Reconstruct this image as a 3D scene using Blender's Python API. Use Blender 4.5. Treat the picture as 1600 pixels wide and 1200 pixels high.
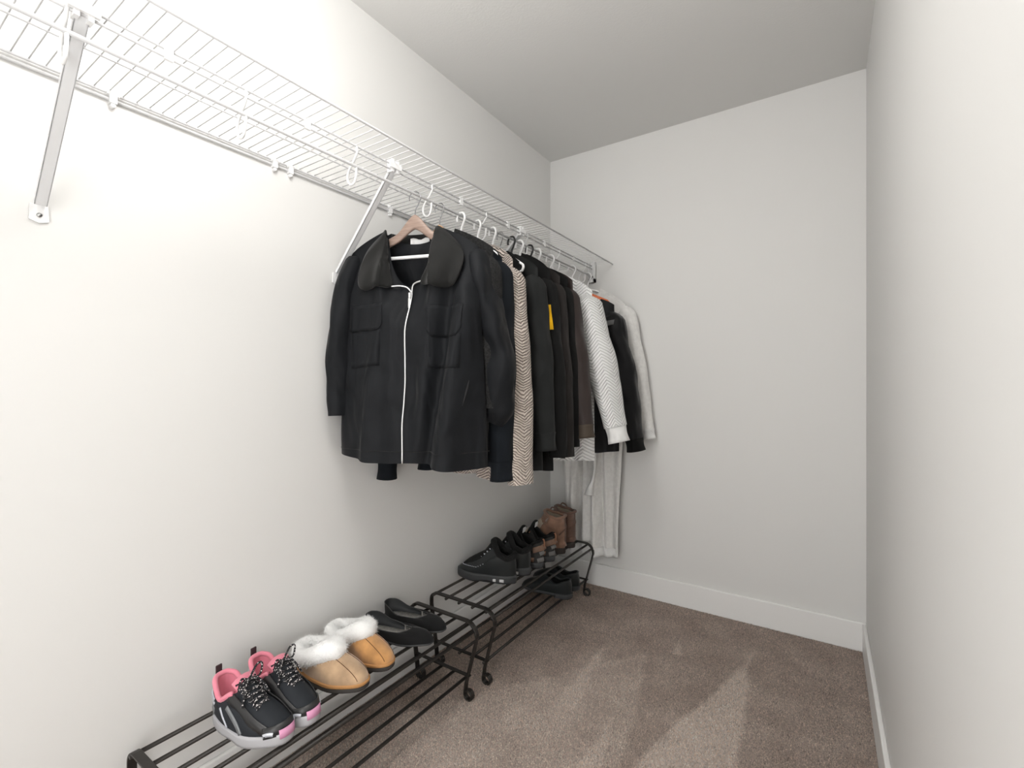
import bpy, bmesh, math, random
import numpy as np
from math import sin, cos, pi, radians, sqrt, exp
from mathutils import Vector, Matrix, noise as mnoise

random.seed(7)
for o in list(bpy.data.objects):
    bpy.data.objects.remove(o)
scene = bpy.context.scene
COL = scene.collection

# ------------------------------------------------------------------ camera, world, lights
XL, XR, YB, ZC = -1.379, 0.146, 2.5, 2.476     # left wall, right wall, back wall, ceiling
YF = -0.62                                      # wall behind the photographer
HCAM = 1.1323
YAW = math.atan2(489, 738)
cam_data = bpy.data.cameras.new('camera')
cam = bpy.data.objects.new('camera', cam_data)
COL.objects.link(cam)
cam_data.sensor_width = 36.0
cam_data.lens = 36.0 * 738.0 / 1600.0
cam_data.shift_y = 2.0 / 1600.0
cam_data.clip_start = 0.02
cam.location = (0, 0, HCAM)
cam.rotation_euler = (pi / 2, 0, YAW)
scene.camera = cam

world = bpy.data.worlds.new('world')
scene.world = world
world.use_nodes = True
world.node_tree.nodes['Background'].inputs[0].default_value = (1.0, 0.99, 0.975, 1)
world.node_tree.nodes['Background'].inputs[1].default_value = 4.6

LAMP_X, LAMP_Y = -0.72, 0.45
ld = bpy.data.lights.new('ceiling_light_glow', 'POINT')
ld.shadow_soft_size = 0.15
ld.energy = 18
ld.color = (1.0, 0.987, 0.968)
lo = bpy.data.objects.new('ceiling_light_glow', ld)
COL.objects.link(lo)
lo.location = (LAMP_X, LAMP_Y, ZC - 0.30)

scene.view_settings.view_transform = 'Standard'
scene.view_settings.look = 'None'
scene.view_settings.gamma = 1
scene.view_settings.use_curve_mapping = False
scene.view_settings.exposure = 0.08

# ------------------------------------------------------------------ helpers
def link(o, parent=None):
    COL.objects.link(o)
    if parent is not None:
        o.parent = parent
    return o

class MB:
    def __init__(s):
        s.v = []; s.f = []; s.uv = None
    def add(s, vf):
        b = len(s.v)
        s.v += [tuple(p) for p in vf[0]]
        s.f += [tuple(i + b for i in f) for f in vf[1]]
        return s
    def mesh(s, name, smooth=True):
        m = bpy.data.meshes.new(name)
        m.from_pydata(s.v, [], s.f)
        if smooth:
            m.polygons.foreach_set('use_smooth', [True] * len(m.polygons))
        m.update()
        return m

def obj(name, vf, mat, parent=None, smooth=True, uv=None, bevel=0, solid=0, subd=0, fix=False):
    b = vf if isinstance(vf, MB) else MB().add(vf)
    m = b.mesh(name, smooth)
    if fix:
        bm = bmesh.new(); bm.from_mesh(m)
        bmesh.ops.recalc_face_normals(bm, faces=bm.faces)
        bm.to_mesh(m); bm.free()
    if uv is not None:
        l = m.uv_layers.new(name='UVMap')
        for lp in m.loops:
            l.data[lp.index].uv = uv[lp.vertex_index]
    m.materials.append(mat)
    o = bpy.data.objects.new(name, m)
    link(o, parent)
    if bevel:
        md = o.modifiers.new('b', 'BEVEL'); md.width = bevel; md.segments = 2; md.limit_method = 'ANGLE'
    if solid:
        md = o.modifiers.new('s', 'SOLIDIFY'); md.thickness = solid; md.offset = 0
    if subd:
        md = o.modifiers.new('u', 'SUBSURF'); md.levels = subd; md.render_levels = subd
    return o

def thing(name, label, cat, loc=(0, 0, 0), rz=0, group=None):
    o = bpy.data.objects.new(name, None)
    o.empty_display_size = 0.05
    COL.objects.link(o)
    o.location = loc
    o.rotation_euler = (0, 0, rz)
    o['label'] = label; o['category'] = cat
    if group: o['group'] = group
    return o

def struct(o, label=None):
    o['kind'] = 'structure'
    if label: o['label'] = label
    return o

def box(x0, x1, y0, y1, z0, z1):
    v = [(x, y, z) for z in (z0, z1) for y in (y0, y1) for x in (x0, x1)]
    f = [(0, 2, 3, 1), (4, 5, 7, 6), (0, 1, 5, 4), (2, 6, 7, 3), (0, 4, 6, 2), (1, 3, 7, 5)]
    return v, f

def tube(path, r, n=8, caps=True, ry=None):
    path = [Vector(p) for p in path]
    m = len(path)
    rs = r if isinstance(r, (list, tuple)) else [r] * m
    v = []; f = []
    t0 = (path[1] - path[0]).normalized()
    ref = Vector((0, 0, 1)) if abs(t0.z) < 0.9 else Vector((0, 1, 0))
    nrm = t0.cross(ref).normalized()
    for i, p in enumerate(path):
        if i == 0: t = path[1] - path[0]
        elif i == m - 1: t = path[-1] - path[-2]
        else: t = (path[i + 1] - path[i]).normalized() + (path[i] - path[i - 1]).normalized()
        t.normalize()
        nrm = (nrm - t * nrm.dot(t)).normalized()
        b = t.cross(nrm)
        for k in range(n):
            a = 2 * pi * k / n
            v.append(p + nrm * (rs[i] * cos(a)) + b * (rs[i] * sin(a)))
    for i in range(m - 1):
        for k in range(n):
            k2 = (k + 1) % n
            f.append((i * n + k, i * n + k2, (i + 1) * n + k2, (i + 1) * n + k))
    if caps:
        f.append(tuple(range(n))[::-1]); f.append(tuple((m - 1) * n + k for k in range(n)))
    return v, f

def catmull(pts, sub=6, closed=False):
    P = [Vector(p) for p in pts]
    out = []
    n = len(P)
    rng = range(n if closed else n - 1)
    for i in rng:
        if closed:
            a, b, c, d = P[(i - 1) % n], P[i], P[(i + 1) % n], P[(i + 2) % n]
        else:
            a, b, c, d = P[max(i - 1, 0)], P[i], P[i + 1], P[min(i + 2, n - 1)]
        for k in range(sub):
            t = k / sub
            out.append(0.5 * ((2 * b) + (c - a) * t + (2 * a - 5 * b + 4 * c - d) * t * t + (3 * b - a - 3 * c + d) * t ** 3))
    if not closed: out.append(P[-1])
    return out

def flat_sweep(path, w, t):
    """rectangle w (along Y) x t swept along a path lying in an XZ plane"""
    path = [Vector(p) for p in path]; m = len(path)
    v = []; f = []
    for i, p in enumerate(path):
        d = (path[min(i + 1, m - 1)] - path[max(i - 1, 0)]).normalized()
        n = Vector((-d.z, 0, d.x))
        for a, b in ((-1, -1), (1, -1), (1, 1), (-1, 1)):
            v.append(p + Vector((0, a * w / 2, 0)) + n * (b * t / 2))
    for i in range(m - 1):
        for k in range(4):
            k2 = (k + 1) % 4
            f.append((i * 4 + k, (i + 1) * 4 + k, (i + 1) * 4 + k2, i * 4 + k2))
    f.append((0, 1, 2, 3)); f.append(tuple((m - 1) * 4 + k for k in (3, 2, 1, 0)))
    return v, f

def grid_faces(nu, nv, wrap=False, base=0, flip=False):
    f = []
    for j in range(nv - 1):
        for i in range(nu if wrap else nu - 1):
            i2 = (i + 1) % nu
            q = (base + j * nu + i, base + j * nu + i2, base + (j + 1) * nu + i2, base + (j + 1) * nu + i)
            f.append(q[::-1] if flip else q)
    return f

def lerp(a, b, t): return a + (b - a) * t
def smooth(t):
    t = max(0.0, min(1.0, t)); return t * t * (3 - 2 * t)
def interp(x, xs, ys):
    if x <= xs[0]: return ys[0]
    for i in range(len(xs) - 1):
        if x <= xs[i + 1]:
            return lerp(ys[i], ys[i + 1], smooth((x - xs[i]) / (xs[i + 1] - xs[i])))
    return ys[-1]
def linterp(x, xs, ys):
    if x <= xs[0]: return ys[0]
    for i in range(len(xs) - 1):
        if x <= xs[i + 1]:
            return lerp(ys[i], ys[i + 1], (x - xs[i]) / (xs[i + 1] - xs[i]))
    return ys[-1]
def fbm(x, y, z, s=1.0, oct=3):
    return mnoise.fractal(Vector((x * s, y * s, z * s)), 1.0, 2.0, oct)

# ------------------------------------------------------------------ materials
MATS = {}
def pmat(name, col, rough=0.6, metal=0.0, bump=None, spec=0.5, sheen=0.0, vary=None, coat=0, coords='Object', wrinkle=None):
    """bump=(scale,strength,distance)  vary=(scale,amount)"""
    m = bpy.data.materials.new(name); m.use_nodes = True
    nt = m.node_tree; b = nt.nodes['Principled BSDF']
    b.inputs['Base Color'].default_value = (*col, 1)
    b.inputs['Roughness'].default_value = rough
    b.inputs['Metallic'].default_value = metal
    b.inputs['Specular IOR Level'].default_value = spec
    if sheen:
        b.inputs['Sheen Weight'].default_value = sheen
        b.inputs['Sheen Roughness'].default_value = 0.5
    if coat: b.inputs['Coat Weight'].default_value = coat
    tc = nt.nodes.new('ShaderNodeTexCoord')
    if bump:
        n = nt.nodes.new('ShaderNodeTexNoise'); n.inputs['Scale'].default_value = bump[0]; n.inputs['Detail'].default_value = 4
        nt.links.new(tc.outputs[coords], n.inputs['Vector'])
        bp = nt.nodes.new('ShaderNodeBump'); bp.inputs['Strength'].default_value = bump[1]; bp.inputs['Distance'].default_value = bump[2]
        nt.links.new(n.outputs['Fac'], bp.inputs['Height'])
        nt.links.new(bp.outputs['Normal'], b.inputs['Normal'])
        if wrinkle:
            nw = nt.nodes.new('ShaderNodeTexNoise'); nw.inputs['Scale'].default_value = wrinkle[0]; nw.inputs['Detail'].default_value = 1.0
            nw.inputs['Distortion'].default_value = 0.8
            mp = nt.nodes.new('ShaderNodeMapping'); mp.inputs['Scale'].default_value = (1.0, 1.0, 0.5)
            nt.links.new(tc.outputs[coords], mp.inputs['Vector']); nt.links.new(mp.outputs[0], nw.inputs['Vector'])
            b2 = nt.nodes.new('ShaderNodeBump'); b2.inputs['Strength'].default_value = 1.0; b2.inputs['Distance'].default_value = wrinkle[1]
            nt.links.new(nw.outputs['Fac'], b2.inputs['Height']); nt.links.new(b2.outputs['Normal'], bp.inputs['Normal'])
    if vary:
        n2 = nt.nodes.new('ShaderNodeTexNoise'); n2.inputs['Scale'].default_value = vary[0]; n2.inputs['Detail'].default_value = 5
        nt.links.new(tc.outputs[coords], n2.inputs['Vector'])
        r = nt.nodes.new('ShaderNodeValToRGB')
        r.color_ramp.elements[0].position = 0.3; r.color_ramp.elements[1].position = 0.7
        a = vary[1]
        r.color_ramp.elements[0].color = (*[c * (1 - a) for c in col], 1)
        r.color_ramp.elements[1].color = (*[min(1, c * (1 + a)) for c in col], 1)
        nt.links.new(n2.outputs['Fac'], r.inputs['Fac'])
        nt.links.new(r.outputs['Color'], b.inputs['Base Color'])
    MATS[name] = m
    return m

def mathn(nt, op, a, b=None, c=None):
    n = nt.nodes.new('ShaderNodeMath'); n.operation = op
    for i, x in enumerate((a, b, c)):
        if x is None: continue
        if isinstance(x, (int, float)): n.inputs[i].default_value = x
        else: nt.links.new(x, n.inputs[i])
    return n.outputs[0]

def pattern_mat(name, col_hi, col_lo, kind, freq, width, amp, rough=0.9, dist=0.004, noise_amt=0.3, sheen=0.3):
    """zigzag / knit patterns measured in metres on the UV map"""
    m = bpy.data.materials.new(name); m.use_nodes = True
    nt = m.node_tree; b = nt.nodes['Principled BSDF']
    b.inputs['Roughness'].default_value = rough
    b.inputs['Specular IOR Level'].default_value = 0.2
    b.inputs['Sheen Weight'].default_value = sheen
    uvn = nt.nodes.new('ShaderNodeUVMap'); uvn.uv_map = 'UVMap'
    sep = nt.nodes.new('ShaderNodeSeparateXYZ'); nt.links.new(uvn.outputs[0], sep.inputs[0])
    u, v = sep.outputs[0], sep.outputs[1]
    nz = nt.nodes.new('ShaderNodeTexNoise'); nz.inputs['Scale'].default_value = 260; nz.inputs['Detail'].default_value = 3
    nt.links.new(uvn.outputs[0], nz.inputs['Vector'])
    nz2 = nt.nodes.new('ShaderNodeTexNoise'); nz2.inputs['Scale'].default_value = 22; nz2.inputs['Detail'].default_value = 3
    nt.links.new(uvn.outputs[0], nz2.inputs['Vector'])
    zz = mathn(nt, 'PINGPONG', u, width)
    ph = mathn(nt, 'ADD', mathn(nt, 'MULTIPLY', v, freq), mathn(nt, 'MULTIPLY', zz, amp))
    ph = mathn(nt, 'ADD', ph, mathn(nt, 'MULTIPLY', nz2.outputs['Fac'], noise_amt))
    s = mathn(nt, 'SINE', mathn(nt, 'MULTIPLY', ph, 2 * pi))
    h = mathn(nt, 'MULTIPLY_ADD', s, 0.5, 0.5)
    if kind == 'chevron': h = mathn(nt, 'POWER', h, 0.45)
    hh = mathn(nt, 'ADD', mathn(nt, 'MULTIPLY', h, 0.8), mathn(nt, 'MULTIPLY', nz.outputs['Fac'], 0.4))
    r = nt.nodes.new('ShaderNodeValToRGB')
    r.color_ramp.elements[0].position = 0.2; r.color_ramp.elements[1].position = 0.75
    r.color_ramp.elements[0].color = (*col_lo, 1); r.color_ramp.elements[1].color = (*col_hi, 1)
    nt.links.new(hh, r.inputs['Fac']); nt.links.new(r.outputs['Color'], b.inputs['Base Color'])
    bp = nt.nodes.new('ShaderNodeBump'); bp.inputs['Strength'].default_value = 0.9; bp.inputs['Distance'].default_value = dist
    nt.links.new(hh, bp.inputs['Height']); nt.links.new(bp.outputs['Normal'], b.inputs['Normal'])
    return m

M_wall = pmat('wall_paint', (0.74, 0.735, 0.72), 0.55, bump=(260, 0.05, 0.0006), spec=0.3)
M_ceil = pmat('ceiling_paint', (0.70, 0.695, 0.68), 0.8, bump=(140, 0.25, 0.002), spec=0.2)
M_trim = pmat('trim_paint', (0.86, 0.855, 0.84), 0.35, spec=0.4)
M_wire = pmat('white_vinyl_wire', (0.60, 0.60, 0.605), 0.35, spec=0.5)
M_wirebrace = pmat('white_steel_brace', (0.74, 0.745, 0.755), 0.4)
M_whplastic = pmat('white_plastic', (0.86, 0.86, 0.86), 0.3)
M_bkplastic = pmat('black_plastic', (0.018, 0.018, 0.019), 0.3)
M_orplastic = pmat('orange_plastic', (0.62, 0.13, 0.03), 0.35)
M_chrome = pmat('hook_steel', (0.32, 0.32, 0.33), 0.25, metal=1.0)
M_screw = pmat('screw_steel', (0.5, 0.5, 0.5), 0.35, metal=1.0)
M_zip = pmat('zip_silver', (0.78, 0.78, 0.78), 0.35, metal=0.6)
M_rack = pmat('bronze_black_steel', (0.030, 0.026, 0.023), 0.42, metal=0.35, bump=(300, 0.15, 0.0006))
M_dark = pmat('dark_lining', (0.012, 0.012, 0.013), 0.9)

def wood_mat(name, c1, c2):
    m = bpy.data.materials.new(name); m.use_nodes = True
    nt = m.node_tree; b = nt.nodes['Principled BSDF']; b.inputs['Roughness'].default_value = 0.42
    tc = nt.nodes.new('ShaderNodeTexCoord'); mp = nt.nodes.new('ShaderNodeMapping')
    mp.inputs['Scale'].default_value = (6, 40, 60)
    nt.links.new(tc.outputs['Object'], mp.inputs['Vector'])
    n = nt.nodes.new('ShaderNodeTexNoise'); n.inputs['Scale'].default_value = 3; n.inputs['Detail'].default_value = 6
    nt.links.new(mp.outputs[0], n.inputs['Vector'])
    r = nt.nodes.new('ShaderNodeValToRGB'); r.color_ramp.elements[0].position = 0.3; r.color_ramp.elements[1].position = 0.7
    r.color_ramp.elements[0].color = (*c1, 1); r.color_ramp.elements[1].color = (*c2, 1)
    nt.links.new(n.outputs['Fac'], r.inputs['Fac']); nt.links.new(r.outputs['Color'], b.inputs['Base Color'])
    return m
M_wood1 = wood_mat('walnut_hanger_wood', (0.22, 0.15, 0.12), (0.36, 0.26, 0.21))
M_wood2 = wood_mat('beech_hanger_wood', (0.48, 0.28, 0.15), (0.62, 0.39, 0.22))
M_wood3 = wood_mat('cream_hanger_wood', (0.66, 0.58, 0.42), (0.76, 0.69, 0.53))

def carpet_mat(tufted=False):
    m = bpy.data.materials.new('taupe_carpet'); m.use_nodes = True
    nt = m.node_tree; b = nt.nodes['Principled BSDF']
    b.inputs['Roughness'].default_value = 1.0; b.inputs['Specular IOR Level'].default_value = 0.1
    b.inputs['Sheen Weight'].default_value = 0.25
    tc = nt.nodes.new('ShaderNodeTexCoord')
    sep = nt.nodes.new('ShaderNodeSeparateXYZ'); nt.links.new(tc.outputs['Object'], sep.inputs[0])
    nf = nt.nodes.new('ShaderNodeTexNoise'); nf.inputs['Scale'].default_value = 230; nf.inputs['Detail'].default_value = 4; nf.inputs['Roughness'].default_value = 0.75
    nm = nt.nodes.new('ShaderNodeTexNoise'); nm.inputs['Scale'].default_value = 7; nm.inputs['Detail'].default_value = 5
    for n in (nf, nm): nt.links.new(tc.outputs['Object'], n.inputs['Vector'])
    # pile brushed by the vacuum: wedge shaped tracks of lighter nap
    def wedge(px, py, ang, half, length, weight):
        dx = mathn(nt, 'SUBTRACT', sep.outputs[0], px); dy = mathn(nt, 'SUBTRACT', sep.outputs[1], py)
        ca, sa = cos(ang), sin(ang)
        al = mathn(nt, 'ADD', mathn(nt, 'MULTIPLY', dx, ca), mathn(nt, 'MULTIPLY', dy, sa))
        ac = mathn(nt, 'ABSOLUTE', mathn(nt, 'ADD', mathn(nt, 'MULTIPLY', dx, -sa), mathn(nt, 'MULTIPLY', dy, ca)))
        e = mathn(nt, 'SUBTRACT', mathn(nt, 'MULTIPLY', al, half), ac)
        e = mathn(nt, 'ADD', e, mathn(nt, 'MULTIPLY', mathn(nt, 'SUBTRACT', nm.outputs['Fac'], 0.5), 0.05))
        w = mathn(nt, 'MULTIPLY', e, 45.0)
        w = mathn(nt, 'MINIMUM', mathn(nt, 'MAXIMUM', w, 0.0), 1.0)
        fade = mathn(nt, 'LESS_THAN', al, length)
        return mathn(nt, 'MULTIPLY', mathn(nt, 'MULTIPLY', w, fade), weight)
    ws = [wedge(*a) for a in CARPET_WEDGES]
    acc = ws[0]
    for w in ws[1:]: acc = mathn(nt, 'MAXIMUM', acc, w)
    fac = mathn(nt, 'ADD', mathn(nt, 'MULTIPLY', acc, 0.36), mathn(nt, 'MULTIPLY', nm.outputs['Fac'], 0.55))
    r = nt.nodes.new('ShaderNodeValToRGB')
    r.color_ramp.elements[0].position = 0.15; r.color_ramp.elements[1].position = 0.72
    r.color_ramp.elements[0].color = (0.415, 0.318, 0.265, 1); r.color_ramp.elements[1].color = (0.80, 0.675, 0.59, 1)
    nt.links.new(fac, r.inputs['Fac'])
    mix = nt.nodes.new('ShaderNodeMix'); mix.data_type = 'RGBA'; mix.blend_type = 'OVERLAY'
    mix.inputs[0].default_value = 0.45
    nt.links.new(r.outputs['Color'], mix.inputs[6])
    gr = nt.nodes.new('ShaderNodeValToRGB'); gr.color_ramp.elements[0].position = 0.36; gr.color_ramp.elements[1].position = 0.64
    nt.links.new(nf.outputs['Fac'], gr.inputs['Fac'])
    nt.links.new(gr.outputs['Color'], mix.inputs[7])
    at = nt.nodes.new('ShaderNodeAttribute'); at.attribute_name = 'tuft'
    mx = nt.nodes.new('ShaderNodeMix'); mx.data_type = 'RGBA'; mx.blend_type = 'MULTIPLY'; mx.inputs[0].default_value = 1.0 if tufted else 0.0
    nt.links.new(mix.outputs[2], mx.inputs[6]); nt.links.new(at.outputs['Color'], mx.inputs[7])
    nt.links.new(mx.outputs[2], b.inputs['Base Color'])
    bp = nt.nodes.new('ShaderNodeBump'); bp.inputs['Strength'].default_value = 1.0; bp.inputs['Distance'].default_value = 0.006
    nt.links.new(nf.outputs['Fac'], bp.inputs['Height']); nt.links.new(bp.outputs['Normal'], b.inputs['Normal'])
    return m
CARPET_WEDGES = [(-0.25, 2.244, radians(-96), 0.165, 1.6, 1.0), (-0.54, 2.167, radians(-81), 0.29, 0.135, 1.0), (-0.799, 1.989, radians(-86), 0.12, 0.5, 0.8),
                 (-0.62, 2.02, radians(-102), 0.42, 2.2, 0.5), (-0.63, 1.77, radians(-84), 0.10, 0.9, 0.95), (0.118, 2.16, radians(-90), 0.7, 0.04, 0.9)]
M_carpet = carpet_mat()
M_tuft = carpet_mat(True)

# ------------------------------------------------------------------ room shell
FLOOR = struct(obj('floor', box(XL, XR, YF, YB, -0.06, 0.0), M_carpet, smooth=False))
# cut pile standing up from the carpet
def carpet_pile():
    rng = np.random.default_rng(5)
    sp = 0.0052
    gx, gy = np.meshgrid(np.arange(XL + 0.016, XR - 0.016, sp), np.arange(0.30, YB - 0.016, sp))
    n = gx.size
    cx = gx.ravel() + rng.uniform(-.5, .5, n) * sp; cy = gy.ravel() + rng.uniform(-.5, .5, n) * sp
    a0 = rng.uniform(0, 2 * pi, n); r = rng.uniform(0.0021, 0.0033, n); h = rng.uniform(0.0035, 0.0075, n)
    V = np.zeros((n, 4, 3))
    for k in range(3):
        V[:, k, 0] = cx + r * np.cos(a0 + k * 2 * pi / 3); V[:, k, 1] = cy + r * np.sin(a0 + k * 2 * pi / 3)
    V[:, 3, 0] = cx + rng.normal(0, .0016, n); V[:, 3, 1] = cy + rng.normal(0, .0016, n); V[:, 3, 2] = h
    b = np.arange(n)[:, None] * 4
    F = np.concatenate([b + np.array([[0, 1, 3]]), b + np.array([[1, 2, 3]]), b + np.array([[2, 0, 3]])], 1).reshape(-1, 3)
    m = bpy.data.meshes.new('carpet_pile')
    m.vertices.add(n * 4); m.vertices.foreach_set('co', V.ravel())
    m.loops.add(F.size); m.loops.foreach_set('vertex_index', F.ravel().astype(np.int32))
    m.polygons.add(len(F)); m.polygons.foreach_set('loop_start', np.arange(0, F.size, 3, dtype=np.int32)); m.polygons.foreach_set('loop_total', np.full(len(F), 3, dtype=np.int32))
    m.update(calc_edges=True)
    c = np.ones((n, 4, 4)); c[:, :, :3] = np.clip(rng.normal(1.18, 0.22, n), 0.6, 1.5)[:, None, None]
    at = m.attributes.new('tuft', 'FLOAT_COLOR', 'POINT'); at.data.foreach_set('color', c.ravel())
    m.materials.append(M_tuft)
    o = bpy.data.objects.new('carpet_pile', m); link(o, FLOOR); o['kind'] = 'stuff'
carpet_pile()
struct(obj('ceiling', box(XL, XR, YF, YB, ZC, ZC + 0.06), M_ceil, smooth=False))
struct(obj('wall_left', box(XL - 0.1, XL, YF - 0.1, YB + 0.1, -0.06, ZC + 0.06), M_wall, smooth=False))
struct(obj('wall_back', box(XL, XR, YB, YB + 0.1, -0.06, ZC + 0.06), M_wall, smooth=False))
struct(obj('wall_right', box(XR, XR + 0.1, YF - 0.1, YB + 0.1, -0.06, ZC + 0.06), M_wall, smooth=False))
# wall behind the photographer, with the doorway the daylight comes in through
DX0, DX1, DZ = -0.76, 0.05, 2.04
wf = MB()
wf.add(box(XL, DX0, YF - 0.1, YF, -0.06, ZC + 0.06)); wf.add(box(DX1, XR, YF - 0.1, YF, -0.06, ZC + 0.06))
wf.add(box(DX0, DX1, YF - 0.1, YF, DZ, ZC + 0.06))
struct(obj('wall_front', wf, M_wall, smooth=False))
dt = MB()
for bx in (box(DX0 - 0.07, DX0, YF, YF + 0.016, 0, DZ + 0.07), box(DX1, DX1 + 0.07, YF, YF + 0.016, 0, DZ + 0.07), box(DX0, DX1, YF, YF + 0.016, DZ, DZ + 0.07)):
    dt.add(bx)
struct(obj('trim_1', dt, M_trim, smooth=False, bevel=0.003))

BH, BT = 0.125, 0.014
struct(obj('baseboard_back', box(XL, XR, YB - BT, YB, 0, BH), M_trim, smooth=False, bevel=0.004))
struct(obj('baseboard_right', box(XR - BT, XR, YF + 0.02, YB - BT, 0, BH), M_trim, smooth=False, bevel=0.004))
struct(obj('baseboard_left', box(XL, XL + BT, YF, YB - BT, 0, BH), M_trim, smooth=False, bevel=0.004))

# ceiling light above the photographer (its lamp is the light created at the top)
t = thing('ceiling_light', 'round white flush ceiling light above the photographer', 'ceiling light', (LAMP_X, LAMP_Y, ZC))
def lathe(prof, n=32):
    v = []; f = []
    for (r, z) in prof:
        for k in range(n):
            a = 2 * pi * k / n; v.append((r * cos(a), r * sin(a), z))
    f = grid_faces(n, len(prof), wrap=True)
    return v, f
obj('base', lathe([(0.001, -0.001), (0.19, -0.001), (0.19, -0.03), (0.175, -0.035), (0.001, -0.035)]), M_trim, t)
M_glow = bpy.data.materials.new('lit_glass'); M_glow.use_nodes = True
gb = M_glow.node_tree.nodes['Principled BSDF']
gb.inputs['Base Color'].default_value = (0.9, 0.9, 0.88, 1)
gb.inputs['Emission Color'].default_value = (1, 0.97, 0.92, 1); gb.inputs['Emission Strength'].default_value = 6.0
obj('diffuser', lathe([(0.172, -0.036), (0.168, -0.06), (0.14, -0.085), (0.09, -0.105), (0.04, -0.114), (0.001, -0.116)]), M_glow, t)

# ------------------------------------------------------------------ wire shelf
SY0, SY1 = -0.30, YB - 0.006
XA, XB = -0.982, -1.099          # front rail, lip rails
ZD = 1.808                       # deck wires
XROD, ZROD = -1.100, 1.748
shelf = thing('wire_shelf', 'white ventilated wire closet shelf with hanging rod along the left wall', 'shelf', (XL, 0, 0))
def sx(x): return x - XL
def rail(name, x, z, r, y1=SY1, n=10):
    return obj(name, tube([(sx(x), SY0, z), (sx(x), y1, z)], r, n), M_wire, shelf)
rail('front_rail', XA, ZD - 0.004, 0.0034)
rail('back_rail', XL + 0.008, ZD - 0.004, 0.003)
rail('back_rail', XL + 0.006, ZD - 0.017, 0.0034)
rail('cross_rail', XB, ZD - 0.003, 0.003, SY1 - 0.02)
rail('lip_rail', XB, 1.789, 0.003, SY1 - 0.02)
rail('cross_rail', XL + 0.149, ZD - 0.0035, 0.0022)
rail('hanging_rod', XROD, ZROD, 0.0045, SY1 - 0.006)
wm = MB().add(tube([(sx(XL) + 0.006, 0, ZD), (sx(XA), 0, ZD)], 0.0014, 6)).mesh('wire')
wm.materials.append(M_wire)
y = SY0 + 0.012
PITCH = 0.0262
while y < SY1 - 0.005:
    w = bpy.data.objects.new('wire', wm); link(w, shelf); w.location = (0, y, 0)
    y += PITCH
# J hooks holding the rod, and plain clips between them
JP = catmull([(XB, 1.806), (XB + 0.001, 1.788), (XB - 0.012, 1.768), (XB - 0.034, 1.744), (XB - 0.040, 1.722), (XB - 0.028, 1.704), (XB - 0.012, 1.704), (XB - 0.003, 1.722), (XROD, 1.746)][0:0] or
             [(XB, 0, 1.806), (XB + 0.001, 0, 1.788), (XB - 0.012, 0, 1.768), (XB - 0.034, 0, 1.744), (XB - 0.040, 0, 1.722), (XB - 0.028, 0, 1.704), (XB - 0.012, 0, 1.704), (XB - 0.003, 0, 1.722), (XROD, 0, 1.746)], 5)
jm = MB().add(tube([(sx(p.x), 0, p.z) for p in JP], 0.0034, 8)).mesh('rod_hook'); jm.materials.append(M_whplastic)
cm = MB().add(box(sx(XB) - 0.004, sx(XB) + 0.004, -0.008, 0.008, 1.784, 1.812)).mesh('clip', False); cm.materials.append(M_whplastic)
for k in range(-2, 7):
    j = bpy.data.objects.new('rod_hook', jm); link(j, shelf); j.location = (0, 0.562 + 0.3048 * k, 0)
    c = bpy.data.objects.new('clip', cm); link(c, shelf); c.location = (0, 0.562 + 0.3048 * (k + 0.5), 0)
# clips screwed to the wall under the back rail
wc = MB(); wc.add(box(0.0, 0.014, -0.007, 0.007, ZD - 0.026, ZD + 0.004)); wc.add(tube([(0.010, -0.012, ZD - 0.004), (0.010, 0.012, ZD - 0.004)], 0.006, 8))
wc.add(tube([(0.0, 0, ZD - 0.03), (0.012, 0, ZD - 0.03)], 0.005, 8))
wcm = wc.mesh('wall_clip', False); wcm.materials.append(M_whplastic)
for yy in (0.12, 0.40, 0.785, 0.835, 1.235, 1.60, 2.0, 2.3):
    c = bpy.data.objects.new('wall_clip', wcm); link(c, shelf); c.location = (0, yy, 0)
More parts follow.
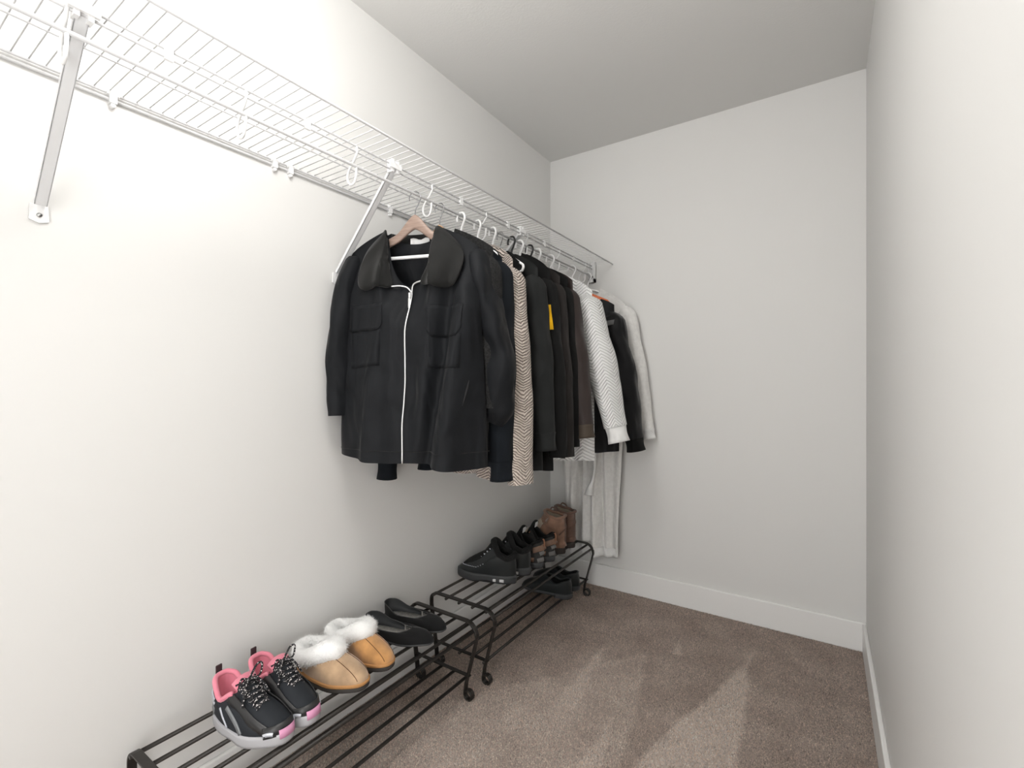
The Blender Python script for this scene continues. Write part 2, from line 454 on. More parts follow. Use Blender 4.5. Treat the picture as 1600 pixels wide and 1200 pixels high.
# diagonal braces
def brace(y):
    top = Vector((sx(XB) + 0.004, y, 1.792)); bot = Vector((0.016, y, 1.508))
    d = (top - bot).normalized(); n = Vector((d.z, 0, -d.x))
    m = MB()
    # folded U channel: web and two flanges
    for (a0, a1, b0, b1) in ((-0.010, 0.010, 0.0, 0.0016), (-0.010, -0.0084, -0.010, 0.0016), (0.0084, 0.010, -0.010, 0.0016)):
        v = []
        for p in (bot, top):
            for (a, b) in ((a0, b0), (a1, b0), (a1, b1), (a0, b1)):
                v.append(p + Vector((0, a, 0)) + n * b)
        m.add((v, [(0, 1, 2, 3), (4, 7, 6, 5), (0, 4, 5, 1), (1, 5, 6, 2), (2, 6, 7, 3), (3, 7, 4, 0)]))
    b = obj('support_brace', m, M_wirebrace, shelf, smooth=False, fix=True)
    # foot plate on the wall with its screw
    pl = [(-0.014, 1.512), (0.014, 1.512), (0.0155, 1.478), (0.0, 1.473), (-0.0155, 1.478)]
    v = [(0.001, y + a, z) for a, z in pl] + [(0.005, y + a, z) for a, z in pl]
    f = [(4, 3, 2, 1, 0), (5, 6, 7, 8, 9)] + [(i, (i + 1) % 5, 5 + (i + 1) % 5, 5 + i) for i in range(5)]
    obj('foot_plate', (v, f), M_whplastic, b, smooth=False, fix=True)
    obj('screw', tube([(0.004, y, 1.489), (0.009, y, 1.489)], 0.0045, 10), M_screw, b)
    hk = MB()
    hk.add(box(sx(XB) - 0.012, sx(XB) + 0.010, y - 0.014, y - 0.006, 1.780, 1.818)); hk.add(box(sx(XB) - 0.012, sx(XB) + 0.010, y + 0.006, y + 0.014, 1.780, 1.818))
    hk.add(box(sx(XB) + 0.006, sx(XB) + 0.014, y - 0.022, y + 0.022, 1.79, 1.806))
    obj('brace_hook', hk, M_whplastic, b, smooth=False)
for yy in (0.278, 1.003, 1.728): brace(yy)
# end bracket on the back wall
eb = MB(); eb.add(box(sx(-1.120), sx(-1.083), YB - 0.004, YB, 1.715, 1.83)); eb.add(box(sx(-1.120), sx(-1.114), YB - 0.026, YB, 1.715, 1.83)); eb.add(box(sx(-1.089), sx(-1.083), YB - 0.026, YB, 1.715, 1.83))
eb.add(box(sx(-1.120), sx(-1.083), YB - 0.026, YB, 1.715, 1.735))
obj('end_bracket', eb, M_whplastic, shelf, smooth=False)

# ------------------------------------------------------------------ hangers
def hook_path(r=0.021, zt=0.0):
    """hook that rests on the rod: the rod is at local origin, hook loop above it"""
    pts = []
    rr = r
    for k in range(0, 13):
        a = radians(205 - k * 20)     # from tip (wall side) over the top to the front side
        pts.append((rr * cos(a), 0, -rr + 0.0075 + rr + rr * sin(a) - rr + 0.0))
    return pts
def make_hook(zbase, rr=0.020, rt=0.0022, top=0.0075):
    zc = top - rr
    pts = [(rr * cos(radians(a)), 0, zc + rr * sin(radians(a))) for a in range(200, -41, -15)]
    e = pts[-1]
    pts += [(e[0] * 0.6, 0, e[2] - 0.012), (0.002, 0, e[2] - 0.026), (0, 0, zbase)]
    return catmull(pts, 3)
APEX = -0.078
def arm_z(x, drop=0.085, W=0.215):
    a = abs(x) / W
    return APEX - 0.012 - drop * a ** 1.25
def hanger(kind, y, rz, label, group, bar=True):
    h = thing(kind['name'], label, 'hanger', (XROD, y, ZROD), rz, group)
    obj('hook', tube(make_hook(APEX - 0.004, kind.get('rr', 0.020), kind['hr'], 0.0052 + kind['hr']), kind['hr'], 8), kind['hook'], h)
    if kind['type'] == 'wood':
        n = 41; v = []; ring = 10
        for i in range(n):
            s = -1 + 2 * i / (n - 1); x = s * 0.198
            zc = APEX - 0.012 - 0.085 * abs(s) ** 1.15 - 0.028 * smooth(abs(s) * 3)
            hh = lerp(0.024, 0.014, smooth(abs(s) * 2.6)) * (1 if abs(s) < 0.97 else 0.6)
            th = lerp(0.0065, 0.0075, smooth(abs(s) * 1.4 - 0.2))
            yb = 0.0
            for k in range(ring):
                a = 2 * pi * k / ring
                ca, sa = cos(a), sin(a)
                v.append((x, -yb + th * math.copysign(abs(ca) ** 0.6, ca), zc + hh * math.copysign(abs(sa) ** 0.7, sa)))
        f = grid_faces(ring, n, wrap=True); f.append(tuple(range(ring))); f.append(tuple((n - 1) * ring + k for k in range(ring))[::-1])
        obj('arms', (v, f), kind['mat'], h, fix=True)
        if bar:
            obj('trouser_bar', tube([(-0.165, -0.008, -0.205), (0.165, -0.008, -0.205)], 0.0055, 10), M_whplastic, h)
            for s in (-1, 1):
                obj('bar_end', tube([(s * 0.165, -0.002, -0.170), (s * 0.165, -0.006, -0.208)], 0.0042, 8), kind['mat'], h)
    else:
        r = 0.0048
        pts = [(0, 0, APEX - 0.002)]
        side = [(0.03, 0, APEX - 0.012), (0.10, 0, APEX - 0.042), (0.175, 0, APEX - 0.088), (0.190, 0, APEX - 0.100), (0.187, 0, APEX - 0.113), (0.165, 0, APEX - 0.119), (0, 0, APEX - 0.120)]
        loop = [(-a, b, c) for a, b, c in side[::-1]][:] 
        full = loop[:-1] + [(-0.03, 0, APEX - 0.012), (0, 0, APEX - 0.004)] + side[:-1]
        obj('frame', tube(catmull(full, 4, closed=True) + [Vector(full[0])], r, 8), kind['mat'], h)
    return h
K_wood1 = dict(name='wooden_hanger', type='wood', mat=M_wood1, hook=M_chrome, hr=0.0017)
K_wood2 = dict(name='wooden_hanger', type='wood', mat=M_wood2, hook=M_chrome, hr=0.0017)
K_wood3 = dict(name='wooden_hanger', type='wood', mat=M_wood3, hook=M_chrome, hr=0.0017)
K_white = dict(name='plastic_hanger', type='tube', mat=M_whplastic, hook=M_whplastic, hr=0.0042, rr=0.022)
K_black = dict(name='plastic_hanger', type='tube', mat=M_bkplastic, hook=M_bkplastic, hr=0.0042, rr=0.022)
K_orange = dict(name='wooden_hanger', type='wood', mat=M_orplastic, hook=M_whplastic, hr=0.0038, rr=0.021)

# ------------------------------------------------------------------ garments
class Body:
    """two draped sheets (front at -y, back at +y) joined at the sides, hung from a shoulder line"""
    def __init__(s, **k):
        d = dict(zn=-0.095, zt=-0.185, nw=0.075, sw=0.225, cw=0.235, hw=0.245, zh=-0.80, T=0.045, Th=None, nfd=0.06, nbd=0.0,
                 fold=0.012, fk=9.0, ph=0.0, nx=61, nr=56, p=2.4, gap=0.0, seed=0, hemwave=0.006, xoff=0.0, extra=None, slant=0.0, rscale=1.0)
        d.update(k); s.__dict__.update(d)
        if s.Th is None: s.Th = s.T
    def ztop(s, x, front):
        a = abs(x)
        if a < s.nw:
            d = s.nfd if front else s.nbd
            return s.zn - d * sqrt(max(0, 1 - (a / s.nw) ** 2)) ** 0.8
        q = (a - s.nw) / (s.sw - s.nw)
        return s.zn + (s.zt - s.zn) * (0.75 * q + 0.25 * q ** 3)
    def width(s, r):
        return interp(r, [0, 0.3, 1.0], [s.sw, s.cw, s.hw])
    def thick(s, r):
        return lerp(0.0165, lerp(s.T, s.Th, smooth((r - 0.3) / 0.7)), smooth(r / 0.28))
    def pt(s, q, r, front):
        xt = q * s.sw
        zt = s.ztop(xt, front)
        z = lerp(zt, s.zh, r)
        x = q * s.width(r) * (s.rscale if q > 0 else 1.0) + s.xoff * r
        e = max(0.0, 1 - abs(q) ** s.p) ** 0.5
        y = (-1 if front else 1) * s.thick(r) * e
        am = s.fold * smooth(r * 1.3)
        w = sin(s.fk * q + s.ph + 1.3 * r) + 0.5 * sin(s.fk * 2.1 * q + 2.0 * s.ph - 1.7 * r) + 0.8 * fbm(q * 1.5 + s.seed, r * 2.2, s.seed, 1.0)
        y += am * w * lerp(0.85, 1.0 if front else 0.7, e)
        if s.extra: y += s.extra(x, r, front)
        z += (s.hemwave * sin(s.fk * 0.8 * q + s.ph) + s.slant * q) * smooth((r - 0.6) / 0.4)
        return Vector((x, y, z))
    def mesh(s, rmin=0.0):
        v = []; uv = []; f = []
        nx, nr = s.nx, s.nr
        for front in (True, False):
            base = len(v)
            for j in range(nr):
                r = j / (nr - 1)
                r = r ** 1.15
                for i in range(nx):
                    q = -1 + 2 * i / (nx - 1)
                    q = math.copysign(1 - (1 - abs(q)) ** 1.25, q)
                    p = s.pt(q, r, front)
                    v.append(p); uv.append((p.x, p.z + (0 if front else 3.0)))
            f += grid_faces(nx, nr, base=base, flip=not front)
        return (v, f), uv
    def front_at(s, x, z, off=0.0):
        """point of the front sheet at local x,z"""
        r = 0.5; q = 0
        for _ in range(12):
            q = max(-1, min(1, (x - s.xoff * r) / (s.width(r) * (s.rscale if x > 0 else 1.0))))
            zt = s.ztop(q * s.sw, True)
            r = max(0, min(1, (z - zt) / (s.zh - zt)))
        p = s.pt(q, r, True)
        return Vector((x, p.y - off, z))

def sleeve(name, parent, pts, rx, ry, mat, n=28, m=44, seed=0, wr=0.05, cuff=None, cuffmat=None, cap=True, flat=2.2):
    """tube along pts (XZ-ish path), elliptic section rx (in plane) by ry (along Y); radii given at the path points"""
    path = catmull(pts, 10)
    L = [0]
    for a, b in zip(path, path[1:]): L.append(L[-1] + (b - a).length)
    tot = L[-1]
    keys = [i * 10 for i in range(len(pts))]
    kl = [L[k] / tot for k in keys]
    def at(t):
        d = t * tot
        for i in range(len(L) - 1):
            if L[i + 1] >= d or i == len(L) - 2:
                u = (d - L[i]) / max(1e-6, L[i + 1] - L[i]); return path[i].lerp(path[i + 1], u)
    v = []; uv = []
    for j in range(m):
        t = j / (m - 1)
        p = at(t); d = (at(min(1, t + 0.02)) - at(max(0, t - 0.02))).normalized()
        N = Vector((d.z, 0, -d.x)).normalized(); B = d.cross(N).normalized()
        a_, b_ = interp(t, kl, rx), interp(t, kl, ry)
        capk = sqrt(max(0.0, 1 - (1 - min(1, t / 0.05)) ** 2)) if cap else 1
        for k in range(n + 1):
            a = 2 * pi * k / n
            ca, sa = cos(a), sin(a)
            e = 2.0 / flat
            cx = math.copysign(abs(ca) ** e, ca); sy = math.copysign(abs(sa) ** e, sa)
            kk = k % n; aa = 2 * pi * kk / n
            w = 1 + wr * (sin(3 * aa + 6 * t + seed) * 0.6 + 1.4 * fbm(cos(aa) * 0.9 + seed, sin(aa) * 0.9, t * 3.2 + seed, 1.0, 3)) * smooth(t * 4)
            w += wr * 1.1 * (abs(sin(3.2 * pi * t + 1.6 * cos(aa + seed) + seed)) - 0.6) * smooth(t * 5) * smooth((1 - t) * 8)
            q = p + N * (a_ * cx * w * capk) + B * (b_ * sy * w * capk)
            v.append(q); uv.append((a * 0.5 * (max(rx) + max(ry)), -t * tot))
    f = grid_faces(n + 1, m)
    o = obj(name, (v, f), mat, parent, uv=uv)
    # inner face of the open end
    base = (m - 1) * (n + 1)
    c = Vector((0, 0, 0))
    for k in range(n): c += v[base + k]
    c /= n
    d = (at(1.0) - at(0.95)).normalized()
    iv = [v[base + k].copy() for k in range(n)] + [v[base + k].lerp(c, 0.25) - d * 0.03 for k in range(n)] + [c - d * 0.04]
    inf = grid_faces(n, 2, wrap=True) + [(n + k, n + (k + 1) % n, 2 * n) for k in range(n)]
    obj('sleeve_inside', (iv, inf), M_dark if cuffmat is None else MATS.get('inside_' + name, M_dark), o)
    if cuff:
        cl, gx = cuff      # length, growth
        rings = []
        cv = []; cuv = []
        steps = 7
        ring0 = [v[base + k] for k in range(n + 1)]
        e = (at(1.0) - at(0.96)).normalized()
        for j in range(steps):
            t = j / (steps - 1)
            sc = gx * (1 - 0.10 * sin(pi * t))
            for k in range(n + 1):
                q = c + (ring0[k] - c) * sc + e * (cl * (t) - 0.004)
                rib = 1 + 0.012 * (1 if k % 2 else -1)
                q = c + e * (cl * t - 0.004) + (q - (c + e * (cl * t - 0.004))) * rib
                cv.append(q); cuv.append((k / n * 0.2, -cl * t))
        cf = grid_faces(n + 1, steps)
        nb = len(cv)
        cc = c + e * (cl - 0.012)
        cv.append(cc); cuv.append((0, 0))
        cf += [((steps - 1) * (n + 1) + k, (steps - 1) * (n + 1) + k + 1, nb) for k in range(n)]
        obj('cuff', (cv, cf), cuffmat or mat, o, uv=cuv, solid=0.002)
    return o

def patch(body, outline, off, th, mat, name, parent, bulge=0.0, res=0.006, edge=0.0):
    """cloth piece with its own thickness laid over the front sheet, from an outline in local (x,z)"""
    bm = bmesh.new()
    pts = [Vector((a, 0, b)) for a, b in outline]
    vs = [bm.verts.new(p) for p in pts]
    bm.faces.new(vs)
    bmesh.ops.triangulate(bm, faces=bm.faces)
    for _ in range(3):
        long = [e for e in bm.edges if e.calc_length() > res * 2.2]
        if not long: break
        bmesh.ops.subdivide_edges(bm, edges=long, cuts=1, use_grid_fill=False)
        bmesh.ops.triangulate(bm, faces=bm.faces)
    cx = sum(p.x for p in pts) / len(pts); cz = sum(p.z for p in pts) / len(pts)
    rad = max((p - Vector((cx, 0, cz))).length for p in pts)
    for v_ in bm.verts:
        x, z = v_.co.x, v_.co.z
        q = body.front_at(x, z, off)
        d = min(1, sqrt((x - cx) ** 2 + (z - cz) ** 2) / rad)
        q.y -= bulge * (1 - d * d)
        v_.co = q
    bmesh.ops.recalc_face_normals(bm, faces=bm.faces)
    m = bpy.data.meshes.new(name); bm.to_mesh(m); bm.free()
    m.polygons.foreach_set('use_smooth', [True] * len(m.polygons))
    m.materials.append(mat)
    o = bpy.data.objects.new(name, m); link(o, parent)
    md = o.modifiers.new('s', 'SOLIDIFY'); md.thickness = th; md.offset = 0
    return o

def fabric(name, col, rough=0.85, scale=420, strength=0.35, dist=0.0012, sheen=0.03, vary=(14, 0.12)):
    return pmat(name, col, rough, bump=(scale, strength, dist), spec=0.14, sheen=sheen, vary=vary, wrinkle=(10, 0.024))

F_jacket = fabric('black_twill', (0.0080, 0.0088, 0.0105), 0.6, 500, 0.3, sheen=0.03)
F_collar = fabric('black_velvet_collar', (0.0105, 0.0105, 0.010), 0.7, 500, 0.3, sheen=0.12)
F_fleece = fabric('charcoal_fleece', (0.020, 0.020, 0.020), 0.95, 240, 0.9, 0.004, vary=(180, 0.5))
F_navy = fabric('navy_black_jersey', (0.007, 0.009, 0.012), 0.85)
F_char = fabric('charcoal_twill', (0.015, 0.016, 0.016), 0.75)
F_black = fabric('black_cotton', (0.007, 0.007, 0.007), 0.85)
F_grey = fabric('dark_grey_brown_cotton', (0.022, 0.019, 0.018), 0.7)
F_brown = fabric('dark_brown_satin', (0.036, 0.027, 0.025), 0.5, sheen=0.08)
F_cuffbrown = fabric('olive_brown_cuff', (0.060, 0.047, 0.036), 0.6)
F_robe = fabric('off_white_plush', (0.76, 0.75, 0.73), 0.95, 160, 0.5, 0.003, sheen=0.5, vary=(60, 0.06))
F_white = fabric('white_plush_trim', (0.78, 0.78, 0.77), 0.95, 160, 0.4, 0.002, sheen=0.4)
F_puff = fabric('black_nylon', (0.008, 0.008, 0.009), 0.5, 60, 0.25, 0.003, sheen=0.1)
F_greyband = fabric('grey_band', (0.13, 0.13, 0.13), 0.8)
F_tag = fabric('yellow_tag', (0.90, 0.50, 0.015), 0.7)
F_label = fabric('white_label', (0.72, 0.72, 0.72), 0.7)
F_beige = pattern_mat('taupe_knit', (0.70, 0.61, 0.54), (0.17, 0.13, 0.11), 'knit', 100, 0.060, 55, dist=0.007, noise_amt=2.4)
F_chev = pattern_mat('white_chevron_quilt', (0.84, 0.84, 0.83), (0.50, 0.50, 0.49), 'chevron', 68, 0.050, 48, dist=0.005, noise_amt=0.2)

def garment(name, label, cat, y, rz, body, mat, group=None, sl=None, sr=None, cuff=None, cuffmat=None, sleeve_mat=None):
    g = thing(name, label, cat, (XROD, y, ZROD), rz, group)
    vf, uv = body.mesh()
    obj('body', vf, mat, g, uv=uv)
    sm = sleeve_mat or mat
    for s_, par in ((1, sr), (-1, sl)):
        if not par: continue
        pts = [Vector((s_ * a, b, c)) for a, b, c in par['pts']]
        sleeve('sleeve', g, pts, par['rx'], par['ry'], sm, seed=par.get('seed', 0) + s_, wr=par.get('wr', 0.05), cuff=par.get('cuff', cuff), cuffmat=cuffmat, flat=par.get('flat', 2.2))
    return g

HGR = 'clothes hangers on the closet rod'
GAR = 'clothes hanging on the closet rod'
def Z(z): return z - ZROD      # world height to garment-local

# --- 1 black zip jacket, front of the row
A1 = radians(19)
def b1_fold(x, r, front):
    if not front: return 0.0
    d = x - lerp(0.185, 0.095, r); k = smooth(r * 2.2)
    d2 = x + lerp(0.10, 0.16, r)
    return k * (0.052 * exp(-((d + 0.022) / 0.026) ** 2) - 0.040 * exp(-((d - 0.045) / 0.042) ** 2) + 0.012 * exp(-(d2 / 0.018) ** 2) - 0.006 * exp(-((x + 0.045) / 0.03) ** 2) * r)
b1 = Body(extra=b1_fold, slant=-0.014, rscale=0.92, zn=-0.112, zt=-0.186, nw=0.085, sw=0.235, cw=0.250, hw=0.262, zh=Z(0.892), T=0.070, Th=0.095, nfd=0.19, nbd=0.045, fold=0.011, fk=7.5, ph=0.6, seed=3, p=3.0, hemwave=0.004)
hanger(K_wood1, 1.095, A1, 'dark walnut wooden hanger with white trouser bar holding the black zip jacket', HGR)
g1 = garment('zip_jacket', 'black zip-front jacket with wide rounded collar, nearest of the hanging clothes', 'jacket', 1.095, A1, b1, F_jacket, GAR,
    sl=dict(pts=[(0.205, 0.0, -0.185), (0.236, -0.005, -0.30), (0.256, -0.01, -0.50), (0.250, -0.015, -0.715)], rx=[0.03, 0.042, 0.040, 0.036], ry=[0.035, 0.060, 0.066, 0.060], wr=0.07),
    sr=dict(pts=[(0.205, 0.01, -0.185), (0.220, 0.025, -0.29), (0.244, 0.045, -0.43), (0.262, 0.065, -0.56), (0.256, 0.075, -0.68), (0.236, 0.08, -0.73)], rx=[0.03, 0.038, 0.048, 0.056, 0.052, 0.036], ry=[0.035, 0.06, 0.062, 0.062, 0.055, 0.036], wr=0.15, seed=4))
def out(pts, sub=5): return [(p.x, p.z) for p in catmull([(a, 0, b) for a, b in pts], sub, closed=True)]
colL = patch(b1, out([(-0.088, -0.118), (-0.105, -0.135), (-0.150, -0.185), (-0.168, -0.255), (-0.162, -0.300), (-0.135, -0.318), (-0.095, -0.308), (-0.060, -0.300), (-0.075, -0.235), (-0.083, -0.165)]), 0.010, 0.005, F_collar, 'collar', g1, 0.006)
colR = patch(b1, out([(0.088, -0.120), (0.125, -0.142), (0.174, -0.198), (0.178, -0.250), (0.160, -0.302), (0.120, -0.320), (0.070, -0.305), (0.035, -0.292), (0.062, -0.235), (0.080, -0.160)]), 0.012, 0.005, F_collar, 'collar', g1, 0.010)
# neck stand behind, with label and hanging loop
nsv = []; 
for j in range(3):
    for i in range(17):
        a = pi * i / 16
        nsv.append((0.088 * cos(a), 0.012 + 0.030 * sin(a), -0.118 - 0.028 * j / 2 * 1.6))
obj('neck_stand', (nsv, grid_faces(17, 3)), F_collar, g1, solid=0.004)
lb = []
for j in range(4):
    for i in range(9):
        lb.append((-0.028 + 0.068 * i / 8, 0.034 - 0.010 * ((i - 4) / 4) ** 2, -0.135 - 0.022 * j / 3 + 0.003 * sin(i * 1.3)))
obj('neck_label', (lb, grid_faces(9, 4)), F_label, g1, solid=0.0015)
obj('hanging_loop', tube(catmull([(-0.03, 0.033, -0.165), (-0.018, 0.029, -0.178), (0.008, 0.028, -0.18), (0.034, 0.029, -0.176), (0.042, 0.033, -0.162)], 4), 0.003, 6), F_collar, g1)
# zip: tape and silver teeth, pull tab
zp = [b1.front_at(0.001, -0.315 - k * (0.538 / 40), 0.0045) for k in range(41)]
ztape = obj('zip', tube([p + Vector((0.0015 * sin(i * .35), 0, 0)) for i, p in enumerate(zp)], 0.0025, 6), M_zip, g1)
zl = catmull([b1.front_at(-0.062, -0.303, 0.014), b1.front_at(-0.038, -0.300, 0.012), b1.front_at(-0.016, -0.305, 0.008), b1.front_at(0.0, -0.322, 0.005)], 4)
zr = catmull([b1.front_at(0.036, -0.288, 0.014), b1.front_at(0.016, -0.292, 0.010), b1.front_at(0.004, -0.300, 0.007), b1.front_at(0.001, -0.322, 0.005)], 4)
obj('zip_edge', tube(zl, 0.0024, 6), M_zip, ztape); obj('zip_edge', tube(zr, 0.0024, 6), M_zip, ztape)
q = b1.front_at(-0.001, -0.328, 0.013)
obj('zip_pull', (lambda m: (m.add(box(q.x - .004, q.x + .004, q.y - .004, q.y + .003, q.z - .012, q.z + .004)), m.add(box(q.x - .0038, q.x + .0038, q.y - .006, q.y - .001, q.z - .050, q.z - .013)), m)[2])(MB()), M_zip, ztape, smooth=False, bevel=0.001)
# chest pockets and flaps, front seams, hem seam
patch(b1, [(-0.205, -0.365), (-0.080, -0.358), (-0.078, -0.425), (-0.090, -0.442), (-0.208, -0.445)], 0.0022, 0.0024, F_jacket, 'pocket_flap', g1)
patch(b1, [(0.075, -0.372), (0.190, -0.372), (0.188, -0.445), (0.172, -0.468), (0.090, -0.468), (0.075, -0.452)], 0.0022, 0.0024, F_jacket, 'pocket_flap', g1)
patch(b1, [(-0.200, -0.445), (-0.083, -0.440), (-0.082, -0.555), (-0.200, -0.562)], 0.0006, 0.0016, F_jacket, 'chest_pocket', g1)
patch(b1, [(0.078, -0.460), (0.188, -0.460), (0.185, -0.565), (0.080, -0.562)], 0.0006, 0.0016, F_jacket, 'chest_pocket', g1)
hemp = [b1.front_at(-0.25 + 0.5 * i / 40, Z(0.93), 0.0008) for i in range(41)]
obj('hem_seam', tube(hemp, 0.0011, 5), F_collar, g1)
ws = [b1.front_at(0.205 - 0.012 * k / 6, -0.60 - 0.075 * k / 6, 0.003) for k in range(7)]
obj('welt_pocket', tube(ws, [0.001, 0.003, 0.0036, 0.0036, 0.003, 0.002, 0.001], 6), M_dark, g1)

def std(zc, xc, ry=0.052, top=0.03, rx=0.050, yo=0.0, wr=0.06, seed=0, tipz=-0.185, sw=0.205, cuff=None, out_=None):
    """sleeve hanging from the shoulder tip to a cuff at local (xc, zc)"""
    zc = Z(zc)
    x1 = out_ if out_ is not None else sw - 0.008
    return dict(pts=[(sw - 0.012, 0, tipz - 0.012), (x1, 0.0, tipz - 0.07), (lerp(x1, xc, 0.45), yo * 0.5, lerp(tipz - 0.07, zc, 0.45)), (xc, yo, zc)],
                rx=[0.025, rx, rx * 1.05, rx * 0.72], ry=[top, ry, ry * 1.05, ry * 0.78], wr=wr, seed=seed, cuff=cuff)

# --- 2 charcoal fleece
hanger(K_wood2, 1.210, radians(2), 'light beech wooden hanger just behind the walnut one', HGR)
b2 = Body(zh=Z(0.872), T=0.04, Th=0.045, seed=5, ph=1.0, sw=0.222, cw=0.215, hw=0.205, zt=-0.182)
garment('fleece_jacket', 'charcoal fleece jacket directly behind the black zip jacket', 'jacket', 1.210, radians(2), b2, F_fleece, GAR,
        sl=std(0.86, 0.245, cuff=(0.075, 0.9)), sr=std(1.06, 0.200, ry=0.045), cuffmat=F_navy)
# --- 3 navy-black sweatshirt
hanger(K_white, 1.325, radians(-12), 'white plastic hanger nearest to the two wooden hangers', HGR)
b3 = Body(zh=Z(0.86), T=0.036, Th=0.04, seed=8, ph=2.0, sw=0.218, zt=-0.20)
garment('sweatshirt', 'navy-black sweatshirt with ribbed cuffs in front of the taupe knit', 'sweatshirt', 1.325, radians(-12), b3, F_navy, GAR,
        sl=std(0.86, 0.21, cuff=(0.06, 0.9)), sr=std(0.885, 0.212, cuff=(0.07, 0.95), ry=0.052), cuffmat=F_navy)
# --- 4 taupe knit
hanger(K_white, 1.422, radians(-18), 'white plastic hanger over the taupe knit, second white one from the front', HGR)
b4 = Body(zh=Z(0.80), T=0.036, Th=0.04, seed=11, ph=0.3, sw=0.215, zt=-0.185)
garment('knit_sweater', 'taupe beige chunky knit sweater between the dark clothes', 'sweater', 1.422, radians(-18), b4, F_beige, GAR,
        sl=std(0.83, 0.22), sr=std(0.80, 0.255, ry=0.058, rx=0.05, wr=0.05, seed=2))
# --- 5a dark top
hanger(K_white, 1.520, radians(-18), 'white plastic hanger beside the cream wooden hanger', HGR)
b5 = Body(zh=Z(0.86), T=0.034, Th=0.036, seed=13, ph=1.3, sw=0.178, cw=0.185, hw=0.19, zt=-0.165)
garment('cotton_top', 'sleeveless black cotton top squeezed behind the taupe knit sweater', 'top', 1.520, radians(-18), b5, F_black, GAR,
        sl=None, sr=None)
# --- 5 charcoal overshirt
hanger(K_wood3, 1.572, radians(-16), 'cream wooden hanger peeking out above the taupe knit shoulder', HGR, bar=False)
b6 = Body(zh=Z(0.82), T=0.036, Th=0.04, seed=17, ph=2.3, sw=0.222, zt=-0.182)
garment('overshirt', 'charcoal twill overshirt with seamed cuff right behind the taupe knit', 'jacket', 1.572, radians(-16), b6, F_char, GAR,
        sl=std(0.9, 0.2), sr=std(0.955, 0.256, ry=0.052, rx=0.048, cuff=(0.065, 1.03)), cuffmat=F_char)
# --- 6 black hooded coat with yellow tag
hanger(K_black, 1.655, radians(-14), 'black plastic hanger nearest to the camera of the two black ones', HGR)
b7 = Body(zh=Z(0.80), T=0.036, Th=0.04, seed=19, ph=0.9, sw=0.222, zt=-0.175, zn=-0.075)
g7 = garment('coat', 'black coat with a yellow tag on its sleeve', 'coat', 1.655, radians(-14), b7, F_black, GAR,
        sl=std(0.9, 0.2), sr=std(0.86, 0.262, ry=0.046, rx=0.05, tipz=-0.18))
# --- 7 two dark shirts
hanger(K_white, 1.718, radians(-10), 'white plastic hanger between the two black hangers', HGR)
b8 = Body(zh=Z(0.84), T=0.03, Th=0.034, seed=23, ph=1.9, sw=0.220, zt=-0.18)
garment('shirt', 'dark grey shirt behind the coat with the yellow tag', 'shirt', 1.718, radians(-10), b8, F_grey, GAR,
        sl=std(0.9, 0.2), sr=std(0.85, 0.250, ry=0.040, rx=0.045))
hanger(K_black, 1.800, radians(-12), 'black plastic hanger farther from the camera of the two black ones', HGR)
b9 = Body(zh=Z(0.86), T=0.03, Th=0.034, seed=29, ph=2.9, sw=0.218, zt=-0.175)
garment('shirt', 'black shirt between the dark grey shirt and the brown one', 'shirt', 1.800, radians(-12), b9, F_black, GAR,
        sl=std(0.9, 0.2), sr=std(0.88, 0.24, ry=0.038, rx=0.042))
# --- 8 brown shirt
hanger(K_white, 1.872, radians(-17), 'white plastic hanger just beyond the far black hanger', HGR)
b10 = Body(zh=Z(0.88), T=0.032, Th=0.036, seed=31, ph=0.1, sw=0.220, zt=-0.175)
garment('satin_shirt', 'dark brown satin shirt in front of the white chevron sweater', 'shirt', 1.872, radians(-17), b10, F_brown, GAR,
        sl=std(0.9, 0.2), sr=std(0.965, 0.285, ry=0.044, rx=0.05, cuff=(0.055, 1.0)), cuffmat=F_cuffbrown)
# --- 9 white chevron
hanger(K_white, 1.992, radians(-3), 'white plastic hanger carrying the white chevron sweater', HGR)
b11 = Body(zh=Z(0.79), T=0.048, Th=0.055, seed=37, ph=1.7, sw=0.222, zt=-0.185, hw=0.235)
garment('chevron_sweater', 'white chevron quilted sweater with plain wide cuffs', 'sweater', 1.992, radians(-3), b11, F_chev, GAR,
        sl=std(0.9, 0.2), sr=std(0.950, 0.335, ry=0.076, rx=0.064, wr=0.05, out_=0.200, cuff=(0.072, 0.92)), cuffmat=F_white)
# --- 10 black puffer on orange hanger
hanger(K_orange, 2.225, radians(8), 'orange hanger with a white hook holding the black quilted jacket', HGR, bar=False)
b12 = Body(zh=Z(0.80), T=0.05, Th=0.055, seed=41, ph=0.7, sw=0.222, zt=-0.212, zn=-0.178, nw=0.155, nfd=0.03, nbd=0.02, hw=0.25)
g12 = garment('padded_jacket', 'black padded jacket with a grey shoulder band between white chevron sweater and robe', 'jacket', 2.225, radians(8), b12, F_puff, GAR,
        sl=std(0.9, 0.2), sr=std(0.87, 0.320, ry=0.066, rx=0.062, wr=0.10, out_=0.215, tipz=-0.235, cuff=(0.065, 0.95)), cuffmat=F_black)
